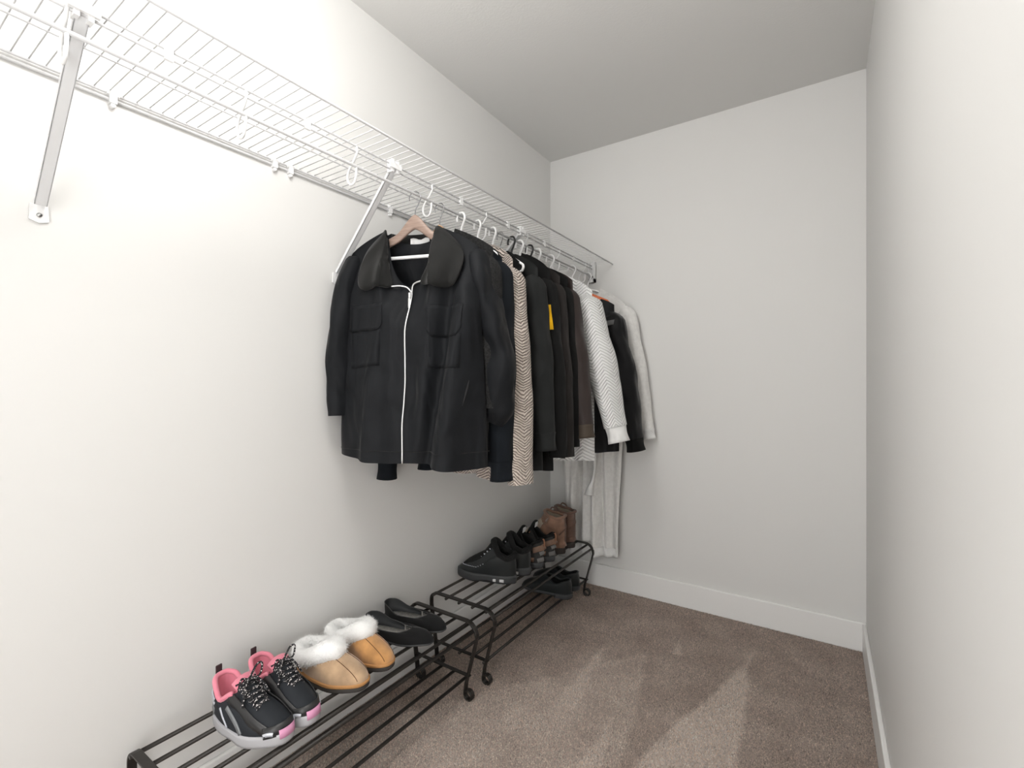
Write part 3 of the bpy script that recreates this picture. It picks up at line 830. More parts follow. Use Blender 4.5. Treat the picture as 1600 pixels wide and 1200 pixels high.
# --- 11 robe
hanger(K_white, 2.420, radians(2), 'white plastic hanger at the end of the rod by the back wall', HGR)
def b13_fold(x, r, front):
    if not front: return 0.0
    k = smooth((r - 0.15) * 2.0); y = 0.0
    for c0, c1, d, w in ((-0.03, -0.035, 0.060, 0.012), (0.075, 0.100, 0.030, 0.014), (-0.11, -0.09, 0.024, 0.016), (0.03, 0.035, 0.018, 0.014)):
        y += d * exp(-((x - lerp(c0, c1, r)) / w) ** 2)
    return k * (y - 0.010)
b13 = Body(extra=b13_fold, nx=121, zh=Z(0.215), T=0.042, Th=0.040, seed=43, ph=2.2, sw=0.215, cw=0.205, hw=0.150, zt=-0.185, zn=-0.085, fold=0.018, fk=7, nr=80, hemwave=0.004, xoff=0.035)
g13 = garment('bathrobe', 'long off-white plush bathrobe hanging last against the back wall', 'robe', 2.420, radians(2), b13, F_robe, GAR,
        sl=std(0.9, 0.2), sr=std(0.90, 0.330, out_=0.225, ry=0.045, rx=0.05, wr=0.05, cuff=(0.05, 1.02)), cuffmat=F_white)
# robe belt end hanging down in front, and hem band
bl = []
bp_ = catmull([(0.075, -0.085, Z(0.80)), (0.076, -0.09, Z(0.72)), (0.070, -0.092, Z(0.64)), (0.052, -0.095, Z(0.585)), (0.045, -0.095, Z(0.545))], 6)
for i, p in enumerate(bp_):
    t_ = i / (len(bp_) - 1); w_ = lerp(0.007, 0.024, smooth((t_ - 0.5) * 2))
    bl += [p + Vector((-w_, 0.003, 0)), p + Vector((0, -0.004, 0)), p + Vector((w_, 0.003, 0))]
obj('belt', (bl, grid_faces(3, len(bp_))), F_white, g13, solid=0.006)
hb = []; nhb = 61
for j in range(4):
    for i in range(nhb):
        q_ = -0.98 + 1.96 * i / (nhb - 1); p = b13.pt(q_, 0.968 + 0.034 * j / 3, True); p.y -= 0.003; hb.append(p)
obj('hem_band', (hb, grid_faces(nhb, 4)), F_white, g13, solid=0.004)

# yellow tag on the coat sleeve, grey band on the padded jacket
def on_sleeve_strip(name, parent, mat, pts, w, th=0.003):
    v = []
    for p in pts:
        p = Vector(p); v += [p + Vector((-w[0], -w[1], 0)), p + Vector((w[0], w[1], 0))]
    return obj(name, (v, grid_faces(2, len(pts))), mat, parent, solid=th)
on_sleeve_strip('sleeve_tag', g7, F_tag, [(0.243, -0.041, -0.312), (0.248, -0.043, -0.345), (0.254, -0.043, -0.375), (0.259, -0.043, -0.407)], (0.010, 0.0115))
bv_ = []
for p in [(0.150, -0.066, -0.318), (0.19, -0.072, -0.314), (0.225, -0.068, -0.309), (0.255, -0.048, -0.304), (0.272, -0.015, -0.300)]:
    bv_ += [(p[0], p[1], p[2] - 0.012), (p[0], p[1], p[2] + 0.012)]
obj('shoulder_band', (bv_, grid_faces(2, 5)), F_greyband, g12, solid=0.004)

# ------------------------------------------------------------------ shoe racks
def rack(y0, y1, label):
    R = thing('shoe_rack', label, 'shoe rack', (XL, (y0 + y1) / 2, 0), 0, 'black metal shoe racks')
    half = (y1 - y0) / 2
    zt = 0.284
    xf, xr = sx(-1.030), sx(-1.352)
    def scroll(cx, s):      # curl at the foot; s=+1 front (curls outward +x), -1 rear
        return [(cx + s * (0.017 + 0.017 * cos(radians(a))), 0, 0.0195 + 0.017 * sin(radians(a))) for a in range(150, -181, -30)]
    ff, fr = sx(-1.084), sx(-1.322)
    front = scroll(ff, 1) + [(lerp(ff, xf, k), 0, lerp(0.04, zt - 0.05, k)) for k in (0.1, 0.4, 0.7, 1.0)]
    bend = [(xf - 0.050 + 0.050 * cos(radians(a)), 0, zt - 0.050 + 0.050 * sin(radians(a))) for a in range(15, 91, 15)]
    topm = [(lerp(xf - 0.05, xr + 0.03, k), 0, zt) for k in (0.33, 0.66)]
    bend2 = [(xr + 0.03 + 0.03 * cos(radians(a)), 0, zt - 0.03 + 0.03 * sin(radians(a))) for a in range(90, 181, 15)]
    rear = [(lerp(xr, fr, k), 0, lerp(zt - 0.05, 0.04, k)) for k in (0.0, 0.5, 0.95)] + scroll(fr, 1)[::-1][0:0] + \
           [(fr - 0.0 + (0.017 - 0.017 * cos(radians(a))), 0, 0.0195 - 0.017 * sin(radians(a))) for a in range(0, 331, 30)]
    path = front + bend + topm + bend2 + rear
    fm = MB().add(flat_sweep(path, 0.019, 0.006)).mesh('end_frame', False); fm.materials.append(M_rack)
    cb = MB().add(box(sx(-1.335), sx(-1.062), -0.007, 0.007, 0.086, 0.090)).mesh('crossbar', False); cb.materials.append(M_rack)
    for e in (-1, 1):
        o = bpy.data.objects.new('end_frame', fm); link(o, R); o.location = (0, e * half, 0)
        bv = o.modifiers.new('b', 'BEVEL'); bv.width = 0.001; bv.segments = 1; bv.limit_method = 'ANGLE'; bv.angle_limit = radians(60)
        o = bpy.data.objects.new('crossbar', cb); link(o, R); o.location = (0, e * half, 0)
    rm = MB().add(tube([(0, -half - 0.010, 0), (0, half + 0.010, 0)], 0.0055, 10)).mesh('rod'); rm.materials.append(M_rack)
    for k in range(5):
        o = bpy.data.objects.new('rod', rm); link(o, R); o.location = (lerp(sx(-1.334), sx(-1.066), k / 4), 0, zt - 0.008)
    o = bpy.data.objects.new('rod', rm); link(o, R); o.location = (sx(-1.040), 0, zt - 0.026)
    for k in range(5):
        o = bpy.data.objects.new('rod', rm); link(o, R); o.location = (lerp(sx(-1.318), sx(-1.078), k / 4), 0, 0.081)
    return R
rack(0.43, 1.33, 'black metal shoe rack with sneakers, slippers and flats, nearer the camera')
rack(1.44, 2.34, 'black metal shoe rack with boots, standing by the back wall')
ZTOP = 0.284 - 0.008 + 0.0055
ZLOW = 0.081 + 0.0055

# ------------------------------------------------------------------ shoes
def shoe_outline(L, wb, wh, toe=0.5, side=1, n=48, toe_pow=2.4):
    """closed outline, heel at x=0, toe at x=L; side bends the toe inward"""
    pts = []
    for k in range(n):
        a = 2 * pi * k / n          # 0 = heel, pi = toe
        c = -cos(a); x = L * (0.5 + 0.5 * math.copysign(abs(c) ** 0.82, c))
        q = x / L
        w = interp(q, [0, 0.12, 0.42, 0.72, 1.0], [wh * 0.8, wh, lerp(wh, wb, 0.35), wb, wb * 0.9])
        s_ = sin(a)
        w *= math.copysign(abs(s_) ** (0.75 if q > 0.5 else 0.8), s_)
        yb = side * (0.010 * smooth((q - 0.45) * 2) - 0.004 * sin(pi * q))
        pts.append(Vector((x, w + yb, 0)))
    return pts

def shoe_upper(outl, L, zs, x0, x1, ow, rim, toe_h, bulge=0.006, m=16, back_h=None, instep=1.0, vamp=0.42, spring=0.0):
    """surface from the sole edge up to the opening; rim(q)->z with q 0 heel..1 throat"""
    n = len(outl); v = []
    rimpts = []
    for k in range(n):
        a = 2 * pi * k / n; c = -cos(a); s_ = sin(a)
        q = 0.5 + 0.5 * c
        rx = lerp(x0, x1, q); ryy = ow * math.copysign(abs(s_) ** 0.75, s_) * interp(q, [0, 0.4, 1], [1.0, 1.0, 0.78])
        rimpts.append(Vector((rx, ryy, rim(q))))
    for j in range(m):
        t = j / (m - 1)
        for k in range(n):
            B = outl[k] + Vector((0, 0, zs + spring * smooth((outl[k].x / L - 0.6) * 2.5)))
            Rp = rimpts[k]
            q = outl[k].x / L
            nrm = Vector((outl[k].x - L * 0.5, outl[k].y * 2.0, 0)).normalized()
            # control height: low at the toe box, near the rim at the heel
            h = lerp(Rp.z, toe_h, smooth((q - 0.45) / 0.3))
            C1 = B + nrm * bulge + Vector((0, 0, (h - B.z) * 0.62))
            C2 = B.lerp(Rp, vamp if q > 0.55 else 0.55); C2.z = lerp(Rp.z, h * 1.02, smooth((q - 0.45) / 0.3)) if q > 0.45 else lerp(B.z, Rp.z, 0.75)
            if q <= 0.55: C2 += nrm * bulge * 0.6
            P = B * (1 - t) ** 3 + C1 * (3 * t * (1 - t) ** 2) + C2 * (3 * t * t * (1 - t)) + Rp * t ** 3
            v.append(P)
    return (v, grid_faces(n, m, wrap=True)), rimpts

def lining_mesh(rimpts, outl, L, zin, inset=0.9, m=8):
    n = len(rimpts); v = []
    c = sum(rimpts, Vector()) / n
    for j in range(m):
        t = j / (m - 1)
        for k in range(n):
            F = Vector((lerp(outl[k].x, L * 0.5, 1 - inset) , outl[k].y * 0.80, zin))
            R_ = rimpts[k]
            P = R_.lerp(F, smooth(t)); P.z = lerp(R_.z, zin, t)
            if t < 0.3: P += (c - R_).normalized() * 0.002
            v.append(P)
    v.append(Vector((L * 0.5, 0, zin)))
    f = grid_faces(n, m, wrap=True, flip=True)
    b = (m - 1) * n
    f += [(b + (k + 1) % n, b + k, m * n) for k in range(n)]
    return v, f

def sole_mesh(outl, z0, z1, grow=0.003, spring=0.0, L=0.26, heel=None, waist=0.0):
    n = len(outl); v = []
    prof = [(0.985, 0.0), (1.0, 0.25), (1.0, 0.75), (0.99, 1.0)]
    for (g, tz) in prof:
        for k in range(n):
            p = outl[k]; q = p.x / L
            nrm = Vector((p.x - L * 0.5, p.y * 2, 0)).normalized()
            zb = z0 + spring * smooth((q - 0.6) * 2.5) + (waist * exp(-((q - 0.45) / 0.12) ** 2))
            zt_ = z1 + spring * smooth((q - 0.6) * 2.5)
            if heel: zt_ += heel * (1 - smooth(q / 0.7)) * 0
            pp = Vector((L * 0.5 + (p.x - L * .5) * g, p.y * g, lerp(zb, zt_, tz))) + nrm * grow
            v.append(pp)
    f = grid_faces(n, 4, wrap=True)
    f.append(tuple(range(n))[::-1]); f.append(tuple(3 * n + k for k in range(n)))
    return v, f

def rim_roll(rimpts, r, mat, name, parent, k0=0, k1=None, flat=1.0):
    n = len(rimpts)
    P = rimpts + [rimpts[0]]
    if k1 is not None: P = [rimpts[k % n] for k in range(k0, k1)]
    return obj(name, tube(P, r, 8, caps=k1 is not None), mat, parent)

def bez_on(vf, n, m, k, t):
    v = vf[0]; j = t * (m - 1); j0 = int(min(m - 2, math.floor(j))); u = j - j0
    k0 = int(math.floor(k)) % n; k1 = (k0 + 1) % n; w = k - math.floor(k)
    a = Vector(v[j0 * n + k0]).lerp(Vector(v[j0 * n + k1]), w); b = Vector(v[(j0 + 1) * n + k0]).lerp(Vector(v[(j0 + 1) * n + k1]), w)
    return a.lerp(b, u)

def strip_on(vf, n, m, pts, w, off, mat, name, parent, th=0.002):
    """band following (k,t) points on an upper"""
    P = [bez_on(vf, n, m, k, t) for k, t in pts]
    P = catmull(P, 4)
    cen = Vector((P[0].x, 0, 0.0))
    v = []
    for i, p in enumerate(P):
        d = (P[min(i + 1, len(P) - 1)] - P[max(i - 1, 0)]).normalized()
        o_ = Vector((0.25 * (p.x - 0.13), p.y, 0.35 * max(0.0, p.z - 0.02))); o_.normalize()
        o_ = (o_ - d * o_.dot(d)).normalized()
        s_ = d.cross(o_)
        ww = w[0] if isinstance(w, tuple) and i == 0 else (w[1] if isinstance(w, tuple) else w)
        v += [p + s_ * ww + o_ * off, p - s_ * ww + o_ * off]
    return obj(name, (v, grid_faces(2, len(P))), mat, parent, solid=th)

S_blackmesh = pmat('sneaker_black_mesh', (0.018, 0.021, 0.026), 0.7, bump=(900, 0.4, 0.001), spec=0.3)
S_blackshine = pmat('sneaker_black_leather', (0.026, 0.026, 0.027), 0.38, bump=(260, 0.2, 0.001))
S_grey = pmat('sneaker_grey_overlay', (0.20, 0.21, 0.22), 0.4)
S_silver = pmat('sneaker_silver_stripe', (0.62, 0.64, 0.70), 0.3, metal=0.3)
S_pink = pmat('pink_lining', (0.80, 0.25, 0.33), 0.85, bump=(700, 0.3, 0.001), vary=(30, 0.06), sheen=0.3)
S_pinkrub = pmat('pink_rubber', (0.72, 0.33, 0.52), 0.55)
S_sole = pmat('pale_grey_midsole', (0.44, 0.44, 0.46), 0.6)
S_insole = pmat('pale_insole', (0.60, 0.52, 0.46), 0.9)
S_tan = pmat('tan_suede', (0.56, 0.29, 0.11), 0.95, bump=(320, 0.35, 0.001), vary=(26, 0.22), sheen=0.6, spec=0.1)
S_tan2 = pmat('faded_tan_suede', (0.50, 0.34, 0.21), 0.95, bump=(320, 0.35, 0.001), vary=(26, 0.2), sheen=0.6, spec=0.1)
S_tanweb = pmat('tan_welt', (0.50, 0.25, 0.09), 0.7, bump=(420, 0.7, 0.002))
S_stitch = pmat('brown_seam', (0.13, 0.06, 0.025), 0.9)
S_fur = pmat('white_fur', (0.95, 0.95, 0.94), 1.0, bump=(260, 0.6, 0.004), spec=0.1, sheen=0.6)
S_slsole = pmat('dark_slipper_sole', (0.045, 0.04, 0.036), 0.8)
S_suede = pmat('black_suede', (0.012, 0.012, 0.0125), 0.95, bump=(500, 0.3, 0.001), sheen=0.08, spec=0.1)
S_flatlin = pmat('black_flat_lining', (0.020, 0.022, 0.024), 0.55)
S_insilver = pmat('silver_printed_insole', (0.42, 0.41, 0.38), 0.35, metal=0.5, bump=(240, 0.8, 0.002), vary=(90, 0.35))
S_edge = pmat('flat_piping', (0.06, 0.06, 0.06), 0.6)
S_bleather = pmat('black_leather', (0.014, 0.017, 0.018), 0.36, bump=(60, 0.25, 0.002))
S_bfleece = pmat('black_fleece_lining', (0.006, 0.006, 0.006), 1.0, bump=(160, 0.9, 0.004))
S_bsole = pmat('dark_grey_chunky_sole', (0.040, 0.042, 0.044), 0.55, bump=(70, 0.3, 0.003))
S_white = pmat('white_rubber_mark', (0.70, 0.70, 0.70), 0.5)
S_hikebr = pmat('hiking_brown_leather', (0.20, 0.115, 0.075), 0.55, bump=(180, 0.4, 0.0015), vary=(30, 0.25))
S_hikedk = pmat('hiking_dark_mesh', (0.028, 0.027, 0.026), 0.8, bump=(500, 0.5, 0.0015))
S_hikegr = pmat('hiking_grey_counter', (0.16, 0.155, 0.15), 0.6)
S_copper = pmat('copper_trim', (0.30, 0.13, 0.07), 0.4)
S_boot = pmat('brown_nubuck', (0.235, 0.130, 0.085), 0.8, bump=(140, 0.4, 0.002), vary=(18, 0.3), sheen=0.3)
S_boot2 = pmat('dark_brown_nubuck', (0.13, 0.072, 0.05), 0.8, bump=(140, 0.4, 0.002), vary=(18, 0.3), sheen=0.3)
S_bootlin = pmat('pale_boot_lining', (0.45, 0.38, 0.30), 0.95)
S_bootsole = pmat('dark_brown_sole', (0.030, 0.022, 0.018), 0.7)
def lace_mat():
    m = bpy.data.materials.new('speckled_lace'); m.use_nodes = True
    nt = m.node_tree; b = nt.nodes['Principled BSDF']; b.inputs['Roughness'].default_value = 0.85
    tc = nt.nodes.new('ShaderNodeTexCoord'); vo = nt.nodes.new('ShaderNodeTexVoronoi'); vo.inputs['Scale'].default_value = 230
    nt.links.new(tc.outputs['Object'], vo.inputs['Vector'])
    r = nt.nodes.new('ShaderNodeValToRGB'); r.color_ramp.interpolation = 'CONSTANT'
    r.color_ramp.elements[0].color = (0.75, 0.70, 0.70, 1); r.color_ramp.elements[1].position = 0.33; r.color_ramp.elements[1].color = (0.012, 0.012, 0.014, 1)
    nt.links.new(vo.outputs['Distance'], r.inputs['Fac']); nt.links.new(r.outputs['Color'], b.inputs['Base Color'])
    return m
S_lace = lace_mat()
N_O = 48
def place_shoe(name, label, cat, heel, ang, z, group):
    return thing(name, label, cat, (heel[0], heel[1], z), radians(ang), group)

# ---- running sneakers (toe away from the wall)
def sneaker(heel, ang, side, label):
    L = 0.250
    s = place_shoe('sneaker', label, 'shoe', heel, ang, ZTOP, 'pair of black and pink sneakers')
    ol = shoe_outline(L, 0.047, 0.036, side=side)
    obj('sole', sole_mesh(ol, 0.0, 0.026, 0.004, 0.008, L, waist=0.006), S_sole, s)
    rim = lambda q: 0.026 + interp(q, [0, 0.10, 0.45, 0.8, 1.0], [0.082, 0.078, 0.048, 0.068, 0.080])
    vf, rp = shoe_upper(ol, L, 0.024, 0.010, 0.118, 0.033, rim, 0.068, 0.006, 18, spring=0.008)
    up = obj('upper', vf, S_blackmesh, s)
    obj('lining', lining_mesh(rp, ol, L, 0.034), S_pink, s)
    rim_roll(rp, 0.0062, S_pink, 'padded_collar', s, -17, 18)
    obj('insole', sole_mesh([Vector((L * .5 + (p.x - L * .5) * 0.86, p.y * 0.72, 0)) for p in ol], 0.033, 0.037, 0, 0, L), S_insole, s)
    M = 18
    # toe cap, overlays and stripes
    strip_on(vf, N_O, M, [(17.5, 0.10), (20.5, 0.16), (24, 0.2), (27.5, 0.16), (30.5, 0.10)], 0.012, 0.0008, S_blackshine, 'toe_overlay', s)
    strip_on(vf, N_O, M, [(21.4, 0.02), (22.7, 0.03), (24, 0.035), (25.3, 0.03), (26.6, 0.02)], 0.010, 0.003, S_pinkrub, 'toe_bumper', s)
    for sg in (-1, 1):
        f = lambda k: (k if sg > 0 else N_O - k)
        strip_on(vf, N_O, M, [(f(18.5), 0.12), (f(16.5), 0.45), (f(15.6), 0.8), (f(15), 0.97)], 0.010, 0.0015, S_blackshine, 'eyelet_stay', s)
        strip_on(vf, N_O, M, [(f(13.5), 0.05), (f(13.0), 0.35), (f(12.4), 0.7)], 0.005, 0.0015, S_grey, 'side_stripe', s)
        strip_on(vf, N_O, M, [(f(11.2), 0.05), (f(10.8), 0.35), (f(10.6), 0.65)], 0.0026, 0.0018, S_silver, 'side_stripe', s)
        strip_on(vf, N_O, M, [(f(3.0), 0.50), (f(5.0), 0.52), (f(7.5), 0.50)], 0.0032, 0.0018, S_silver, 'heel_stripe', s)
        strip_on(vf, N_O, M, [(f(3.0), 0.36), (f(5.0), 0.38), (f(7.5), 0.36)], 0.0026, 0.0018, S_silver, 'heel_stripe', s)
        strip_on(vf, N_O, M, [(f(1.5), 0.10), (f(4.0), 0.14), (f(6.5), 0.10)], 0.009, 0.0012, S_grey, 'heel_counter', s)
        strip_on(vf, N_O, M, [(f(17.6), 0.06), (f(18.6), 0.09), (f(19.8), 0.07)], 0.0042, 0.003, S_silver, 'toe_flash', s)
    # tongue
    tv = []
    for j in range(9):
        t_ = j / 8
        for i in range(7):
            a = (i / 6 - 0.5)
            x = lerp(0.172, 0.098, t_); z = lerp(0.074, 0.128, t_ ** 0.9) - 0.010 * (2 * a) ** 2
            tv.append((x, a * lerp(0.036, 0.056, t_), z))
    tg_ = obj('tongue', (tv, grid_faces(7, 9)), S_blackmesh, s, solid=0.006)
    obj('tongue_top', ([(p[0] - 0.001, p[1] * 1.02, p[2] + 0.001) for p in tv[42:63]], grid_faces(7, 3)), S_pink, tg_, solid=0.0075)
    # laces
    rows = 6
    lc = []
    for j in range(rows):
        t_ = j / (rows - 1)
        x = lerp(0.178, 0.118, t_); z = lerp(0.080, 0.117, t_) ; w = lerp(0.018, 0.026, t_)
        x2 = x - 0.010; z2 = z + 0.006
        for sg in (-1, 1):
            obj('lace', tube(catmull([(x, sg * w, z - 0.006), (lerp(x, x2, .4), sg * w * 0.3, z + 0.004), (x2, -sg * w, z2 - 0.006)], 4), 0.0027, 6), S_lace, s)
    for sg in (-1, 1):
        obj('lace_loop', tube(catmull([(0.120, 0.002 * sg, 0.124), (0.122, sg * 0.020, 0.150 if sg > 0 else 0.134), (0.128, sg * 0.030, 0.150 if sg > 0 else 0.122), (0.130, sg * 0.022, 0.126), (0.122, 0.0, 0.124)], 5), 0.0026, 6), S_lace, s)
        obj('lace_end', tube(catmull([(0.122, 0, 0.125), (0.132, sg * 0.014, 0.124), (0.142, sg * 0.026, 0.104), (0.148, sg * 0.036, 0.082)], 5), 0.0026, 6), S_lace, s)
    # pull tab at the heel
    pt_ = MB().add(box(-0.002, 0.003, -0.008, 0.008, 0.095, 0.128))
    obj('pull_tab', pt_, pmat('maroon_tab', (0.035, 0.016, 0.02), 0.8) if 'maroon_tab' not in MATS else MATS['maroon_tab'], s, smooth=False, bevel=0.002)
    return s
sneaker((-1.308, 0.600), 7, 1, 'black and pink running sneaker at the near end, far left of the shoes')
sneaker((-1.314, 0.692), 7, -1, 'black and pink running sneaker touching the furry tan slipper')

# ---- sheepskin slippers
def slipper(heel, ang, side, label, mat):
    L = 0.252
    s = place_shoe('slipper', label, 'slipper', heel, ang, ZTOP, 'pair of tan sheepskin slippers')
    ol = shoe_outline(L, 0.050, 0.038, side=side)
    obj('sole', sole_mesh(ol, 0.0, 0.012, 0.003, 0.003, L), S_slsole, s)
    obj('welt', sole_mesh(ol, 0.0125, 0.021, 0.0045, 0.003, L), S_tanweb, s)
    rim = lambda q: interp(q, [0, 0.3, 1.0], [0.062, 0.058, 0.088])
    vf, rp = shoe_upper(ol, L, 0.020, 0.012, 0.140, 0.036, rim, 0.066, 0.004, 18, spring=0.003)
    obj('upper', vf, mat, s)
    obj('lining', lining_mesh(rp, ol, L, 0.030), S_fur, s)
    # centre seam over the vamp
    for kk in (21.2, 26.8):
        sp = [bez_on(vf, N_O, 18, lerp(kk, 24 + (kk - 24) * 1.5, (t_ - 0.10) / 0.85), t_) for t_ in [0.10 + 0.85 * i / 14 for i in range(15)]]
        obj('seam', tube([p + Vector((0.0, 0, 0.0006)) for p in sp], 0.0009, 5), S_stitch, s)
    # fur: fat rolled cuff, plus hairs
    N2 = 40; ring = 12; fv = []
    cen = sum(rp, Vector()) / len(rp)
    cent = []
    for k in range(N2):
        p = rp[int(k * N_O / N2)]; q = 0.5 - 0.5 * cos(2 * pi * k / N2)
        d = Vector((p.x - cen.x, p.y - cen.y, 0)).normalized()
        R_ = lerp(0.022, 0.031, q)
        c_ = p + d * 0.001 + Vector((0.004 * q, 0, 0.004))
        cent.append((c_, d, R_))
        for i in range(ring):
            a = 2 * pi * i / ring
            w = 1 + 0.10 * fbm(c_.x * 40 + cos(a), c_.y * 40 + sin(a), side * 3, 1)
            fv.append(c_ + d * (R_ * cos(a) * w) + Vector((0, 0, R_ * sin(a) * w)))
    ff_ = grid_faces(ring, N2)
    for i in range(ring):
        ff_.append(((N2 - 1) * ring + i, (N2 - 1) * ring + (i + 1) % ring, (i + 1) % ring, i))
    for j in range(N2 - 1): ff_.append((j * ring + ring - 1, j * ring, (j + 1) * ring, (j + 1) * ring + ring - 1))
    fc = obj('fur_cuff', (fv, ff_), S_fur, s, fix=True)
    rnd = random.Random(11 + side)
    hv = []; hf = []
    for i in range(5200):
        c_, d, R_ = cent[rnd.randrange(N2)]
        c2, d2, R2 = cent[(cent.index((c_, d, R_)) + 1) % N2]
        u = rnd.random(); C = c_.lerp(c2, u); D = d.lerp(d2, u).normalized(); a = rnd.uniform(-1.4, 4.0)
        nn = (D * cos(a) + Vector((0, 0, sin(a)))).normalized()
        base = C + nn * (lerp(R_, R2, u) * 0.92)
        tip = base + nn * rnd.uniform(0.004, 0.0105) + Vector((rnd.gauss(0, .003), rnd.gauss(0, .003), rnd.gauss(-0.001, .002)))
        t_ = nn.cross(Vector((rnd.random(), rnd.random(), rnd.random()))).normalized() * 0.0007
        b = len(hv); hv += [base - t_, base + t_, tip]; hf.append((b, b + 1, b + 2))
    h_ = obj('fur_hair', (hv, hf), S_fur, fc); h_['kind'] = 'stuff'
    return s
slipper((-1.322, 0.838), 6, 1, 'tan suede slipper with white fur cuff, next to the sneakers', S_tan2)
slipper((-1.335, 0.955), 8, -1, 'tan suede slipper with white fur cuff, next to the black flats', S_tan)

# ---- ballet flats
def flat(heel, ang, side, label):
    L = 0.262
    s = place_shoe('ballet_flat', label, 'shoe', heel, ang, ZTOP, 'pair of black ballet flats')
    ol = shoe_outline(L, 0.042, 0.032, side=side)
    obj('sole', sole_mesh(ol, 0.0, 0.006, 0.001, 0.006, L), S_bsole, s)
    hl = [p for p in shoe_outline(0.06, 0.030, 0.031)]
    obj('heel', sole_mesh(hl, 0.0, 0.016, -0.001, 0, 0.06), S_suede, s)
    rim = lambda q: 0.004 + interp(q, [0, 0.08, 0.45, 0.8, 1.0], [0.056, 0.054, 0.031, 0.029, 0.037])
    vf, rp = shoe_upper(ol, L, 0.005, 0.002, 0.182, 0.037, rim, 0.042, 0.003, 16, spring=0.006)
    obj('upper', vf, S_suede, s)
    obj('lining', lining_mesh(rp, ol, L, 0.012), S_flatlin, s)
    rim_roll(rp, 0.0013, S_edge, 'piping', s)
    obj('insole', sole_mesh([Vector((L * .5 + (p.x - L * .5) * 0.90, p.y * 0.80, 0)) for p in ol], 0.014, 0.0165, 0, 0.004, L), S_insilver, s)
    strip_on(vf, N_O, 16, [(18.6, 0.04), (19.0, 0.4), (20.0, 0.75), (21.5, 0.95)], 0.0007, 0.0006, S_edge, 'toe_seam', s)
    # square woven label inside the throat
    lab = obj('size_label', box(0.140, 0.166, 0.0255, 0.0275, 0.018, 0.034), S_insilver, s, smooth=False)
    lt = MB()
    for e in ((0.146, 0.160, 0.029, 0.031), (0.146, 0.148, 0.020, 0.031), (0.153, 0.155, 0.020, 0.029), (0.146, 0.157, 0.0245, 0.0262)):
        lt.add(box(e[0], e[1], 0.0245, 0.0256, e[2], e[3]))
    obj('label_mark', lt, S_edge, lab, smooth=False)
    return s
flat((-1.328, 1.093), 9, 1, 'black suede ballet flat touching the furry slipper')
flat((-1.350, 1.196), 9, -1, 'black suede ballet flat nearest to the rack end frame')

# ---- black ankle boots with studs (toe to the wall, heel outwards)
def ankle_boot(heel, ang, side, label):
    L = 0.262
    s = place_shoe('ankle_boot', label, 'boot', heel, ang, ZTOP, 'pair of black studded ankle boots')
    ol = shoe_outline(L, 0.050, 0.040, side=side)
    obj('sole', sole_mesh(ol, 0.0, 0.034, 0.005, 0.010, L, waist=0.010), S_bsole, s)
    rim = lambda q: 0.03 + interp(q, [0, 0.2, 0.55, 1.0], [0.086, 0.080, 0.092, 0.140])
    vf, rp = shoe_upper(ol, L, 0.030, 0.004, 0.100, 0.037, rim, 0.074, 0.006, 18, spring=0.010, vamp=0.62)
    obj('upper', vf, S_bleather, s)
    obj('lining', lining_mesh(rp, ol, L, 0.045), S_bfleece, s)
    rim_roll(rp, 0.013, S_bfleece, 'padded_collar', s)
    tv = []
    for j in range(9):
        t_ = j / 8
        for i in range(7):
            a = i / 6 - 0.5
            tv.append((lerp(0.158, 0.092, t_), a * lerp(0.04, 0.062, t_), lerp(0.095, 0.178, t_) - 0.014 * (2 * a) ** 2))
    obj('tongue', (tv, grid_faces(7, 9)), S_bfleece, s, solid=0.014)
    # studs along the apron seam
    st = MB()
    for i in range(33):
        k = lerp(13.0, 35.0, i / 32); t_ = 0.40 - 0.10 * cos((k - 24) / 11 * pi / 2) ** 2
        p = bez_on(vf, N_O, 18, k, t_); d = Vector((0.3 * (p.x - 0.13), p.y, 0.03)).normalized()
        st.add(tube([p - d * 0.001, p + d * 0.0026], 0.0019, 6))
    obj('stud_row', st, S_silver, s)
    for j in range(5):
        t_ = j / 4
        x = lerp(0.160, 0.108, t_); z = lerp(0.094, 0.146, t_)
        obj('lace', tube(catmull([(x, -0.024, z - 0.006), (x - 0.004, 0, z + 0.009), (x - 0.008, 0.024, z - 0.004)], 4), 0.0032, 6), S_bfleece, s)
        for sg in (-1, 1):
            obj('eyelet', tube([(x, sg * 0.024, z - 0.006), (x, sg * 0.027, z - 0.001)], 0.0035, 8), S_silver, s)
    for (x, w) in ((0.050, 0.010), (0.082, 0.007)):
        for sg in (-1, 1):
            k = N_O * (math.acos(1 - 2 * x / L)) / (2 * pi)
            p = ol[int(round(k)) % N_O]
            obj('sole_mark', box(x - w, x + w, sg * (abs(p.y) + 0.002), sg * (abs(p.y) + 0.0075), 0.008, 0.020), S_white, s, smooth=False, bevel=0.002)
    return s
ankle_boot((-1.112, 1.705), 193, 1, 'black studded ankle boot shown side-on, nearest on the boot rack')
ankle_boot((-1.106, 1.815), 190, -1, 'black studded ankle boot half hidden behind its mate')

